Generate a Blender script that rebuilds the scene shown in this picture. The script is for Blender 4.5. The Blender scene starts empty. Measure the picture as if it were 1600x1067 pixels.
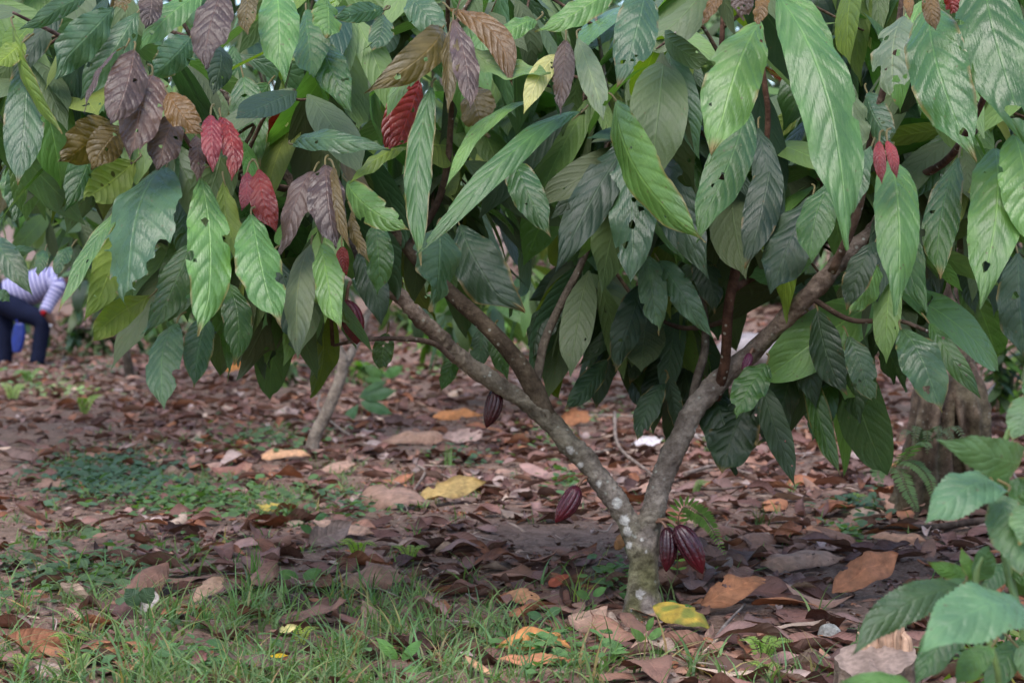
import bpy, math, random
import numpy as np

rng = np.random.default_rng(11)
random.seed(11)
S = bpy.context.scene
COL = S.collection

# ------------------------------------------------------------------ camera
CAMH, PITCH, FPX = 0.9, math.radians(1.86), 3000.0
cam = bpy.data.cameras.new("camera")
cam.sensor_width = 36.0
cam.lens = 36.0 * FPX / 1600.0
cam.clip_start, cam.clip_end = 0.05, 1000.0
cam.dof.use_dof = True
cam.dof.focus_distance = 4.75
cam.dof.aperture_fstop = 5.6
camo = bpy.data.objects.new("camera", cam)
camo.location = (0, 0, CAMH)
camo.rotation_euler = (math.pi / 2 - PITCH, 0, 0)
COL.objects.link(camo)
S.camera = camo

# ------------------------------------------------------------------ world, sun, exposure
SUN_EL, SUN_AZ = math.radians(58), math.radians(200)      # azimuth clockwise from +Y
W = bpy.data.worlds.new("World")
S.world = W
W.use_nodes = True
nt = W.node_tree
sky = nt.nodes.new("ShaderNodeTexSky")
sky.sky_type = 'NISHITA'
sky.sun_disc = False
sky.sun_elevation = SUN_EL
sky.sun_rotation = SUN_AZ
sky.air_density = 1.0
sky.dust_density = 1.6
sky.ozone_density = 1.0
bg = nt.nodes["Background"]
nt.links.new(sky.outputs[0], bg.inputs[0])
bg.inputs[1].default_value = 0.15
sl = bpy.data.lights.new("sun", 'SUN')
sl.energy = 0.9
sl.angle = math.radians(42)
sl.color = (1.0, 0.985, 0.97)
so = bpy.data.objects.new("sun", sl)
sd = np.array([math.sin(SUN_AZ) * math.cos(SUN_EL), math.cos(SUN_AZ) * math.cos(SUN_EL), math.sin(SUN_EL)])
import mathutils
so.rotation_euler = mathutils.Vector(sd).to_track_quat('Z', 'Y').to_euler()
COL.objects.link(so)
S.view_settings.view_transform = 'Standard'
S.view_settings.look = 'None'
S.view_settings.exposure = 1.55
S.view_settings.gamma = 1.0
S.cycles.max_bounces = 6
S.cycles.transmission_bounces = 3
S.cycles.transparent_max_bounces = 4

# ------------------------------------------------------------------ helpers
CAMP = np.array([0.0, 0.0, CAMH])
FW = np.array([0, math.cos(PITCH), -math.sin(PITCH)])
UP = np.array([0, math.sin(PITCH), math.cos(PITCH)])
RT = np.array([1.0, 0, 0])

def P(px, py, d):
    return CAMP + d * (FW + (px - 800) / FPX * RT - (py - 533.5) / FPX * UP)

def toPx(p):
    q = np.asarray(p, float) - CAMP
    d = q @ FW
    return 800 + (q @ RT) / d * FPX, 533.5 - (q @ UP) / d * FPX

def sstep(a, b, x):
    t = np.clip((np.asarray(x, float) - a) / (b - a), 0, 1)
    return t * t * (3 - 2 * t)

def hsh(i, j):
    h = np.sin(i * 127.1 + j * 311.7) * 43758.5453
    return h - np.floor(h)

def vnoise(x, y):
    x = np.asarray(x, float); y = np.asarray(y, float)
    i, j = np.floor(x), np.floor(y)
    f, g = x - i, y - j
    f = f * f * (3 - 2 * f); g = g * g * (3 - 2 * g)
    return (hsh(i, j) * (1 - f) + hsh(i + 1, j) * f) * (1 - g) + (hsh(i, j + 1) * (1 - f) + hsh(i + 1, j + 1) * f) * g

def gz(x, y):
    x = np.asarray(x, float); y = np.asarray(y, float)
    z = 0.05 * (vnoise(x * 0.7 + 3, y * 0.7) - 0.5) * sstep(5.5, 8, y) + 0.022 * (vnoise(x * 2.3, y * 2.3) - 0.5)
    rise = sstep(13, 34, y) * 2.3 * sstep(-4, 4, x - 0.02 * y) + .5 * sstep(22, 38, y)
    z = z + rise + 0.25 * sstep(40, 80, y) * (y - 40) * 0.2
    mound = 0.10 * np.exp(-(((x - 1.62) / 0.7) ** 2 + ((y - 7.5) / 0.6) ** 2))
    return z + mound

GT = np.concatenate([np.arange(2.5, 12, .1), np.arange(12, 60, .4), [300.]])
def G(px, py):
    """the point of the ground seen at a pixel of the photograph"""
    r = FW + (px - 800) / FPX * RT - (py - 533.5) / FPX * UP
    T_ = GT if r[2] < 0 else GT[40:]
    pts = CAMP + T_[:, None] * r
    k = int(np.argmax(pts[:, 2] <= gz(pts[:, 0], pts[:, 1])))
    lo, hi = T_[max(k - 1, 0)], T_[k]
    for _ in range(7):
        m = (lo + hi) / 2; p = CAMP + m * r
        if p[2] <= gz(p[0], p[1]): hi = m
        else: lo = m
    p = CAMP + hi * r
    p[2] = gz(p[0], p[1])
    return p

def nrm(v):
    v = np.asarray(v, float)
    return v / (np.linalg.norm(v, axis=-1, keepdims=True) + 1e-12)

def tag(o, label=None, cat=None, group=None, kind=None):
    if label: o['label'] = label
    if cat: o['category'] = cat
    if group: o['group'] = group
    if kind: o['kind'] = kind
    return o

def thing(name, loc, label, cat, group=None):
    o = bpy.data.objects.new(name, None)
    o.location = loc
    o.empty_display_size = 0.1
    COL.objects.link(o)
    return tag(o, label, cat, group)

class MB:
    def __init__(s):
        s.v = []; s.q = []; s.t = []; s.uv = []; s.c = []; s.n = 0
    def add(s, v, q=None, uv=None, col=None, tri=None):
        v = np.asarray(v, float).reshape(-1, 3)
        k = len(v)
        s.v.append(v)
        if q is not None and len(q): s.q.append(np.asarray(q, int) + s.n)
        if tri is not None and len(tri): s.t.append(np.asarray(tri, int) + s.n)
        s.uv.append(np.zeros((k, 2)) if uv is None else np.asarray(uv, float).reshape(-1, 2))
        c = np.asarray((1, 1, 1, .5) if col is None else col, float)
        if c.ndim == 1:
            if len(c) == 3: c = np.append(c, .5)
            c = np.tile(c, (k, 1))
        s.c.append(c)
        s.n += k
        return s
    def build(s, name, mat, parent=None, smooth=True, off=None):
        v = np.concatenate(s.v)
        if off is None:
            off = np.zeros(3) if parent is None or parent.type != 'EMPTY' else np.array(parent.location)
            if parent is not None and parent.parent is not None:
                off = np.array(parent.parent.location)
            if parent is not None and parent.type == 'MESH' and parent.parent is None:
                off = np.array(parent.location)
        v = v - off
        q = np.concatenate(s.q) if s.q else np.zeros((0, 4), int)
        t = np.concatenate(s.t) if s.t else np.zeros((0, 3), int)
        me = bpy.data.meshes.new(name)
        me.vertices.add(len(v))
        me.vertices.foreach_set('co', v.astype(np.float32).ravel())
        li = np.concatenate([q.ravel(), t.ravel()]).astype(np.int32)
        me.loops.add(len(li))
        me.loops.foreach_set('vertex_index', li)
        nq, ntr = len(q), len(t)
        me.polygons.add(nq + ntr)
        st = np.concatenate([np.arange(nq) * 4, nq * 4 + np.arange(ntr) * 3]).astype(np.int32)
        me.polygons.foreach_set('loop_start', st)
        me.polygons.foreach_set('use_smooth', np.full(nq + ntr, smooth))
        me.update(calc_edges=True)
        uvl = me.uv_layers.new(name='UVMap')
        uv = np.concatenate(s.uv)
        uvl.data.foreach_set('uv', uv[li].astype(np.float32).ravel())
        ca = me.color_attributes.new('col', 'FLOAT_COLOR', 'POINT')
        ca.data.foreach_set('color', np.concatenate(s.c).astype(np.float32).ravel())
        me.validate()
        me.materials.append(mat)
        o = bpy.data.objects.new(name, me)
        COL.objects.link(o)
        if parent is not None: o.parent = parent
        return o

def rebase(o, p):
    """move the origin of a parentless mesh object to its base"""
    p = mathutils.Vector(p)
    o.data.transform(mathutils.Matrix.Translation(-p))
    o.location = p
    return o

def catmull(pts, n):
    p = np.asarray(pts, float)
    if len(p) == 2:
        t = np.linspace(0, 1, n)[:, None]
        return p[0] * (1 - t) + p[1] * t
    e = np.vstack([2 * p[0] - p[1], p, 2 * p[-1] - p[-2]])
    out = []
    for u in np.linspace(0, len(p) - 1 - 1e-9, n):
        i = int(u); f = u - i
        a, b, c, d = e[i], e[i + 1], e[i + 2], e[i + 3]
        out.append(.5 * (2 * b + (c - a) * f + (2 * a - 5 * b + 4 * c - d) * f * f + (3 * b - a - 3 * c + d) * f ** 3))
    return np.array(out)

def tube(mb, pts, rad, sides=8, n=None, col=None, cap=True, wob=0.0, seed=0):
    n = n or max(4, len(pts) * 4)
    c = catmull(pts, n)
    r = catmull(np.stack([np.asarray(rad, float)] * 3, 1), n)[:, 0] if len(rad) > 2 else np.linspace(rad[0], rad[-1], n)
    tg = nrm(np.gradient(c, axis=0))
    ref = np.array([0, 0, 1.0]) if abs(tg[0][2]) < .9 else np.array([1.0, 0, 0])
    a = nrm(np.cross(tg[0], ref)); fr = []
    for i in range(n):
        a = nrm(a - (a @ tg[i]) * tg[i]); fr.append(a)
    A = np.array(fr); B = np.cross(tg, A)
    th = np.arange(sides) / sides * 2 * math.pi
    R = r[:, None] * (1 + (wob * (vnoise(np.arange(n)[:, None] * .6 + seed * 9.1, np.cos(th)[None] * 1.5 + np.sin(th)[None] * 3.1 + 10) - .5) * 2 if wob else 0))
    v = c[:, None] + R[..., None] * (np.cos(th)[None, :, None] * A[:, None] + np.sin(th)[None, :, None] * B[:, None])
    i, j = np.meshgrid(np.arange(n - 1), np.arange(sides), indexing='ij')
    k = (j + 1) % sides
    q = np.stack([i * sides + j, i * sides + k, (i + 1) * sides + k, (i + 1) * sides + j], -1).reshape(-1, 4)
    ln = np.concatenate([[0], np.cumsum(np.linalg.norm(np.diff(c, axis=0), axis=1))])
    uv = np.stack([np.repeat(ln, sides), np.tile(np.arange(sides) / sides, n)], 1)
    V = v.reshape(-1, 3); tri = []
    if cap:
        V = np.vstack([V, c[0], c[-1]]); uv = np.vstack([uv, [0, .5], [ln[-1], .5]])
        m = n * sides
        for jj in range(sides):
            kk = (jj + 1) % sides
            tri += [[m, kk, jj], [m + 1, (n - 1) * sides + jj, (n - 1) * sides + kk]]
    if col is not None and not hasattr(col, 'shape'):
        col = np.asarray(col, float)
    mb.add(V, q, uv, col, tri)
    return c

# ------------------------------------------------------------------ materials
def newmat(name):
    m = bpy.data.materials.new(name)
    m.use_nodes = True
    return m, m.node_tree.nodes, m.node_tree.links, m.node_tree.nodes['Principled BSDF']

class NB:
    """tiny node builder"""
    def __init__(s, m): s.n = m.node_tree.nodes; s.l = m.node_tree.links
    def node(s, t, **k):
        x = s.n.new(t)
        for a, b in k.items(): setattr(x, a, b)
        return x
    def put(s, i, v):
        if hasattr(v, 'is_linked') or isinstance(v, bpy.types.NodeSocket): s.l.new(v, i)
        else: i.default_value = v
    def math(s, op, a, b=0.0, c=0.0):
        x = s.node('ShaderNodeMath', operation=op)
        for k, v in enumerate((a, b, c)): s.put(x.inputs[k], v)
        return x.outputs[0]
    def mr(s, v, a, b, c=0.0, d=1.0):
        x = s.node('ShaderNodeMapRange', interpolation_type='SMOOTHSTEP')
        for k, w in enumerate((v, a, b, c, d)): s.put(x.inputs[k], w)
        return x.outputs[0]
    def mix(s, f, a, b, bt='MIX'):
        x = s.node('ShaderNodeMix', data_type='RGBA', blend_type=bt)
        s.put(x.inputs[0], f); s.put(x.inputs[6], a); s.put(x.inputs[7], b)
        return x.outputs[2]
    def noise(s, sc, det=3.0, vec=None, out=0, rough=.55):
        x = s.node('ShaderNodeTexNoise')
        x.inputs['Scale'].default_value = sc; x.inputs['Detail'].default_value = det; x.inputs['Roughness'].default_value = rough
        if vec is not None: s.l.new(vec, x.inputs['Vector'])
        return x.outputs[out]

VN, VK = 9.0, 0.2
def leaf_mat(name, trans=.25, dry=False, veins=1.0):
    m, n, l, bs = newmat(name)
    b = NB(m)
    at = b.node('ShaderNodeAttribute', attribute_name='col')
    tc = b.node('ShaderNodeTexCoord')
    geo = b.node('ShaderNodeNewGeometry')
    sp = b.node('ShaderNodeSeparateXYZ'); l.new(tc.outputs['UV'], sp.inputs[0])
    a = b.math('MULTIPLY', b.math('ABSOLUTE', b.math('SUBTRACT', sp.outputs[1], .5)), 2.0)
    s_ = b.math('MULTIPLY', b.math('SUBTRACT', sp.outputs[0], b.math('MULTIPLY', b.math('POWER', a, 1.3), VK)), VN)
    pp = b.math('PINGPONG', s_, .5)
    lat = b.math('SUBTRACT', 1.0, b.mr(pp, 0.0, 0.055))
    mid = b.math('SUBTRACT', 1.0, b.mr(a, 0.012, 0.05))
    vein = b.math('MAXIMUM', mid, b.math('MULTIPLY', lat, .3))
    nz = b.noise(26, 4, tc.outputs['Object'])
    nz2 = b.noise(140, 3, tc.outputs['Object'])
    base = at.outputs['Color']
    base = b.mix(b.mr(nz, .3, .72, 0, .55), base, b.mix(1.0, base, (1.45, 1.35, 1.2, 1) if not dry else (1.7, 1.6, 1.6, 1), 'MULTIPLY'))
    base = b.mix(b.mr(nz2, .62, .75, 0, .35 if not dry else .6), base, b.mix(1.0, base, (.5, .45, .4, 1), 'MULTIPLY'))
    vc = b.mix(1.0, base, (1.75, 1.6, 1.5, 1) if not dry else (1.4, 1.4, 1.4, 1), 'MULTIPLY')
    base = b.mix(b.math('MULTIPLY', vein, .7 * veins if not dry else .5), base, vc)
    vo = b.node('ShaderNodeTexVoronoi'); vo.inputs['Scale'].default_value = 55; l.new(tc.outputs['Object'], vo.inputs['Vector'])
    spk = b.math('MULTIPLY', b.math('SUBTRACT', 1.0, b.mr(vo.outputs['Distance'], .10, .2)), b.mr(nz, .50, .62))
    base = b.mix(b.math('MULTIPLY', spk, .65), base, (.10, .065, .03, 1) if not dry else (.035, .022, .018, 1))
    if dry:
        n4 = b.noise(9, 5, tc.outputs['Object'], rough=.7)
        base = b.mix(b.mr(n4, .45, .68, 0, .75), base, b.mix(1.0, base, (.42, .38, .40, 1), 'MULTIPLY'))
        base = b.mix(b.mr(a, .72, 1.0, 0, .5), base, b.mix(1.0, base, (.5, .45, .42, 1), 'MULTIPLY'))
    back = b.mix(.35 if not dry else .1, b.mix(1.0, base, (1.25, 1.22, 1.05, 1), 'MULTIPLY'), (.16, .17, .07, 1) if not dry else (.3, .24, .2, 1))
    cc = b.mix(geo.outputs['Backfacing'], base, back)
    l.new(cc, bs.inputs['Base Color'])
    ro = b.math('ADD', b.math('ADD', at.outputs['Alpha'], b.math('MULTIPLY', geo.outputs['Backfacing'], .15)), b.math('MULTIPLY', b.math('SUBTRACT', nz, .5), .35))
    l.new(ro, bs.inputs['Roughness'])
    bs.inputs['Specular IOR Level'].default_value = .5 if not dry else .2
    wv = b.node('ShaderNodeTexNoise'); wv.inputs['Scale'].default_value = 1.0; wv.inputs['Detail'].default_value = 3.0
    cmb = b.node('ShaderNodeCombineXYZ'); b.put(cmb.inputs[0], b.math('MULTIPLY', s_, 2.2)); b.put(cmb.inputs[1], b.math('MULTIPLY', sp.outputs[1], 34.0)); b.put(cmb.inputs[2], b.math('MULTIPLY', nz, 1.5))
    l.new(cmb.outputs[0], wv.inputs['Vector'])
    h = b.math('ADD', b.math('MULTIPLY', b.mr(pp, 0.0, .3), .6), b.math('ADD', b.math('MULTIPLY', nz2, .4), b.math('MULTIPLY', wv.outputs[0], .8)))
    h = b.math('SUBTRACT', h, b.math('MULTIPLY', mid, .5))
    bp = b.node('ShaderNodeBump'); bp.inputs['Strength'].default_value = .5; bp.inputs['Distance'].default_value = .0035
    l.new(h, bp.inputs['Height']); l.new(bp.outputs[0], bs.inputs['Normal'])
    tr = b.node('ShaderNodeBsdfTranslucent')
    tcx = b.mix(1.0, base, (2.2, 2.6, .8, 1) if not dry else (1.6, 1.2, .8, 1), 'MULTIPLY')
    l.new(tcx, tr.inputs[0])
    ms = b.node('ShaderNodeMixShader'); ms.inputs[0].default_value = trans
    l.new(bs.outputs[0], ms.inputs[1]); l.new(tr.outputs[0], ms.inputs[2])
    l.new(ms.outputs[0], n['Material Output'].inputs[0])
    return m

M_LEAF = leaf_mat('living_leaf', .24)
M_DRY = leaf_mat('dry_leaf', .08, dry=True)
M_WEED = leaf_mat('weed_leaf', .25, veins=.4)

def bark_mat(name, lich=.5):
    m, n, l, bs = newmat(name); b = NB(m)
    at = b.node('ShaderNodeAttribute', attribute_name='col')
    tc = b.node('ShaderNodeTexCoord')
    o = tc.outputs['Object']
    n1 = b.noise(18, 6, o, rough=.7); n2 = b.noise(75, 5, o, rough=.7); n3 = b.noise(9, 3, o)
    c = b.mix(b.mr(n1, .35, .7), b.mix(1.0, at.outputs['Color'], (.55, .5, .48, 1), 'MULTIPLY'), b.mix(1.0, at.outputs['Color'], (1.5, 1.45, 1.4, 1), 'MULTIPLY'))
    c = b.mix(b.mr(n2, .45, .7, 0, .5), c, b.mix(1.0, c, (.45, .42, .4, 1), 'MULTIPLY'))
    vo = b.node('ShaderNodeTexVoronoi'); vo.inputs['Scale'].default_value = 42; l.new(o, vo.inputs['Vector'])
    sp = b.math('MULTIPLY', b.math('SUBTRACT', 1.0, b.mr(vo.outputs['Distance'], .12, .24)), b.mr(n3, .44, .56))
    c = b.mix(b.math('MULTIPLY', sp, lich), c, (.40, .40, .35, 1))
    l.new(c, bs.inputs['Base Color'])
    bs.inputs['Roughness'].default_value = .85
    bs.inputs['Specular IOR Level'].default_value = .2
    bp = b.node('ShaderNodeBump'); bp.inputs['Strength'].default_value = 1.0; bp.inputs['Distance'].default_value = .012
    l.new(b.math('ADD', n1, b.math('MULTIPLY', n2, .6)), bp.inputs['Height']); l.new(bp.outputs[0], bs.inputs['Normal'])
    return m
M_BARK = bark_mat('bark', .8)
M_OLD = bark_mat('old_bark', .25)
M_TWIG = bark_mat('dry_twig', .3)

def plain(name, rough=.6, bump=0, scale=40, spec=.4):
    m, n, l, bs = newmat(name); b = NB(m)
    at = b.node('ShaderNodeAttribute', attribute_name='col')
    tc = b.node('ShaderNodeTexCoord')
    nz = b.noise(scale, 4, tc.outputs['Object'])
    c = b.mix(b.mr(nz, .3, .7), b.mix(1.0, at.outputs['Color'], (.78, .78, .78, 1), 'MULTIPLY'), b.mix(1.0, at.outputs['Color'], (1.2, 1.2, 1.2, 1), 'MULTIPLY'))
    l.new(c, bs.inputs['Base Color'])
    bs.inputs['Roughness'].default_value = rough
    bs.inputs['Specular IOR Level'].default_value = spec
    if bump:
        bp = b.node('ShaderNodeBump'); bp.inputs['Strength'].default_value = .6; bp.inputs['Distance'].default_value = bump
        l.new(nz, bp.inputs['Height']); l.new(bp.outputs[0], bs.inputs['Normal'])
    return m
M_POD = plain('pod_skin', .26, .003, 130, .55)
M_CLOTH = plain('cloth', .9, .003, 60, .1)
M_SKIN = plain('skin', .55, 0, 60)
M_HAIR = plain('hair', .6, .003, 200)
M_PLAST = plain('blue_plastic', .4, 0, 20)
M_STONE = plain('stone', .85, .01, 28, .2)
M_WOOD = plain('cut_wood', .8, .004, 70, .2)
M_STEM = plain('green_stem', .5, 0, 50)

def shirt_mat():
    m, n, l, bs = newmat('striped_shirt'); b = NB(m)
    tc = b.node('ShaderNodeTexCoord')
    sp = b.node('ShaderNodeSeparateXYZ'); l.new(tc.outputs['UV'], sp.inputs[0])
    w = b.mr(b.math('PINGPONG', b.math('MULTIPLY', sp.outputs[0], 1 / .045), .5), .13, .2)
    l.new(b.mix(w, (.05, .045, .18, 1), (.37, .35, .50, 1)), bs.inputs['Base Color'])
    bs.inputs['Roughness'].default_value = .9
    return m
M_SHIRT = shirt_mat()

def ground_mat():
    m, n, l, bs = newmat('soil'); b = NB(m)
    tc = b.node('ShaderNodeTexCoord'); o = tc.outputs['Object']
    n1 = b.noise(1.3, 4, o); n2 = b.noise(14, 6, o, rough=.7); n3 = b.noise(90, 5, o, rough=.75)
    c = b.mix(b.mr(n2, .3, .7), (.145, .088, .064, 1), (.29, .185, .138, 1))
    c = b.mix(b.mr(n3, .5, .75), c, (.36, .26, .215, 1))
    c = b.mix(b.mr(n3, .5, .28), c, (.055, .036, .03, 1))
    c = b.mix(b.mr(n1, .5, .7, 0, .4), c, (.10, .085, .05, 1))
    l.new(c, bs.inputs['Base Color'])
    bs.inputs['Roughness'].default_value = .95
    bs.inputs['Specular IOR Level'].default_value = .15
    bp = b.node('ShaderNodeBump'); bp.inputs['Strength'].default_value = .9; bp.inputs['Distance'].default_value = .02
    l.new(b.math('ADD', n2, b.math('MULTIPLY', n3, .5)), bp.inputs['Height']); l.new(bp.outputs[0], bs.inputs['Normal'])
    return m
M_SOIL = ground_mat()

# ------------------------------------------------------------------ ground
def make_ground():
    xs = np.concatenate([np.linspace(-300, -24, 14)[:-1], np.linspace(-24, -4, 50)[:-1], np.linspace(-4, 4, 270)[:-1], np.linspace(4, 24, 50)[:-1], np.linspace(24, 300, 14)])
    ys = np.concatenate([np.linspace(-30, 3.2, 16)[:-1], np.linspace(3.2, 11, 300)[:-1], np.linspace(11, 40, 150)[:-1], np.linspace(40, 400, 30)])
    X, Y = np.meshgrid(xs, ys)
    Z = gz(X, Y) + .012 * (vnoise(X * 9, Y * 9) - .5) + .012 * (vnoise(X * 25, Y * 25) - .5)
    nx, ny = len(xs), len(ys)
    i, j = np.meshgrid(np.arange(ny - 1), np.arange(nx - 1), indexing='ij')
    q = np.stack([i * nx + j, i * nx + j + 1, (i + 1) * nx + j + 1, (i + 1) * nx + j], -1).reshape(-1, 4)
    mb = MB().add(np.stack([X, Y, Z], -1), q, np.stack([X, Y], -1))
    tag(mb.build('ground', M_SOIL), kind='structure')
make_ground()

# ------------------------------------------------------------------ leaf shapes
PU = np.array([0, .03, .08, .16, .28, .42, .56, .68, .78, .86, .91, .95, .98, 1.0])
PW = np.array([.04, .2, .42, .68, .9, 1.0, .99, .88, .68, .42, .24, .11, .05, .012])
def profile(u, sharp=0.0):
    u = np.asarray(u, float) ** (1 + sharp)
    w = np.interp(u, PU, PW)
    k = np.interp(u + .015, PU, PW); j = np.interp(np.maximum(u - .015, 0), PU, PW)
    return (w + k + j) / 3

def leaf_local(L, Wd, nu, nv, r, fold=.12, wav=.06, bull=.03, droop=0.0, cross=0.0, serr=0.0, nwv=2.2, blis=0.0):
    """leaf in its own frame: y along, x across, z up. r: a numpy Generator"""
    u = np.linspace(0, 1, nu + 1)[:, None]; v = np.linspace(-1, 1, nv + 1)[None]
    w = profile(u, r.uniform(-.18, .22)) * Wd / 2
    e = 1 + .035 * (vnoise(u * 34 + r.random() * 50, np.sign(v) * 3 + 9) - .5) + .05 * (vnoise(u * 9 + r.random() * 50, np.sign(v) * 3 + 5) - .5) + (serr * (np.abs(((u * 26) % 1) - .5) - .25) if serr else 0)
    x = w * v * e
    y = u * L + np.abs(v) * 0
    a = np.abs(v)
    ph = r.random(2) * 6.28; nw = nwv * (1 + .7 * r.random())
    z = fold * np.abs(x) + wav * Wd * a ** 2 * np.where(v < 0, np.sin(6.28 * nw * u + ph[0]), np.sin(6.28 * (nw + .6) * u + ph[1])) * sstep(0, .15, u)
    s = VN * (u - VK * a ** 1.3)
    pp = np.abs(((s + .5) % 1) - .5) * 2
    z = z + bull * Wd * (np.sqrt(pp + .02) - .6) * (1 - .25 * a) * sstep(0, .1, a)
    if blis: z = z + blis * Wd * (vnoise(u * 42 + 7, v * 6 + 3) - .5) * sstep(0, .1, a)
    if cross:                                                   # curl across the width
        ang = x / (Wd / 2 + 1e-9) * cross
        R_ = (Wd / 2) / max(abs(cross), 1e-3)
        x, z = np.sin(ang) * R_, z + (1 - np.cos(ang)) * R_ * np.sign(cross)
    if droop:                                                   # bend along the length
        R_ = L / droop
        th = y / R_
        y, z = (R_ - z) * np.sin(th), -(R_ - z) * (1 - np.cos(th)) + z * 0 + (z * np.cos(th) - z * np.cos(th))  # cylinder bend
        z = z + 0
    V = np.stack(np.broadcast_arrays(x, y, z), -1)
    U = np.stack(np.broadcast_arrays(u, v * .5 + .5), -1)
    return V, U

def grid_q(nu, nv):
    i, j = np.meshgrid(np.arange(nu), np.arange(nv), indexing='ij')
    n = nv + 1
    return np.stack([i * n + j, i * n + j + 1, (i + 1) * n + j + 1, (i + 1) * n + j], -1).reshape(-1, 4)

def bite(q, U, pos, L, Wd, holes, bites, r):
    """eaten holes and eaten edges: the faces an insect took away, the rim drawn round"""
    shp = pos.shape
    if not holes and not bites: return q, U, pos.reshape(-1, 3)
    nu, nv = shp[0] - 1, shp[1] - 1
    uu = U[..., 0].ravel().copy(); vv = (U[..., 1].ravel() - .5) * 2
    cs = []
    for k in range(holes):
        u0 = r.uniform(.18, .85); v0 = r.uniform(-.75, .75)
        cs.append((u0, v0 * float(profile(u0)), Wd * r.uniform(.025, .085)))
    for k in range(bites):
        u0 = r.uniform(.3, .97); sg = r.choice([-1, 1]); w0 = float(profile(u0))
        cs.append((u0, sg * w0 * r.uniform(.9, 1.15), Wd * r.uniform(.06, .17)))
    keep = np.ones(len(q), bool)
    for (u0, x0, rr) in cs:
        asp = r.uniform(.7, 1.5); ph = r.uniform(0, 6.28)
        W_ = np.maximum(profile(uu), .03)
        du, dx = (uu - u0) * L / asp, (vv * W_ - x0) * Wd / 2
        th = np.arctan2(dx, du)
        R_ = rr * (1 + .18 * np.sin(3 * th + ph) + .1 * np.sin(5 * th - ph))
        D_ = np.hypot(du, dx)
        ins = D_ < R_
        cnt = ins[q].sum(1)
        gone = cnt >= 3
        cu, cx = du[q].mean(1), dx[q].mean(1)
        gone |= np.hypot(cu, cx) < rr * .8
        keep &= ~gone
        rim = np.zeros(len(uu), bool); rim[np.unique(q[gone])] = True
        mv = (rim | ins) & (D_ < R_ + L / nu * 1.2)
        f = R_ / np.maximum(D_, 1e-6)
        du2, dx2 = du * f, dx * f
        nuu = np.clip(u0 + du2 * asp / L, 0, 1)
        nvv = np.clip((x0 + dx2 * 2 / Wd) / np.maximum(profile(nuu), .03), -1, 1)
        uu = np.where(mv, nuu, uu); vv = np.where(mv, nvv, vv)
    gi = np.clip(uu * nu, 0, nu - 1e-6); gj = np.clip((vv + 1) / 2 * nv, 0, nv - 1e-6)
    a, b = gi.astype(int), gj.astype(int); fi, fj = (gi - a)[:, None], (gj - b)[:, None]
    P_ = (pos[a, b] * (1 - fi) + pos[a + 1, b] * fi) * (1 - fj) + (pos[a, b + 1] * (1 - fi) + pos[a + 1, b + 1] * fi) * fj
    return q[keep], np.stack([uu, vv / 2 + .5], -1), P_

KIND = {  # colour of the upper side, roughness; D: mature green, darkened for inner-crown shade
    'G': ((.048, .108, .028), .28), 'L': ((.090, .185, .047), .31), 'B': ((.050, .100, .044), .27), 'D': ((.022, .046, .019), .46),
    'U': ((.115, .17, .018), .5), 'M': ((.088, .052, .040), .30), 'O': ((.085, .058, .010), .33), 'R': ((.17, .013, .007), .25),
    'P': ((.17, .022, .026), .25), 'Y': ((.40, .36, .13), .42), 'Z': ((.125, .064, .012), .30), 'T': ((.115, .15, .08), .45), 'W': ((.092, .172, .076), .33)}
KLAB = {'M': 'mauve bronze young leaf', 'O': 'olive bronze young leaf', 'R': 'glossy red young leaf', 'P': 'small pink new leaf', 'Y': 'pale yellow curled leaf',
        'Z': 'rusty gold young leaf', 'U': 'yellow green leaf seen from its underside'}

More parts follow.
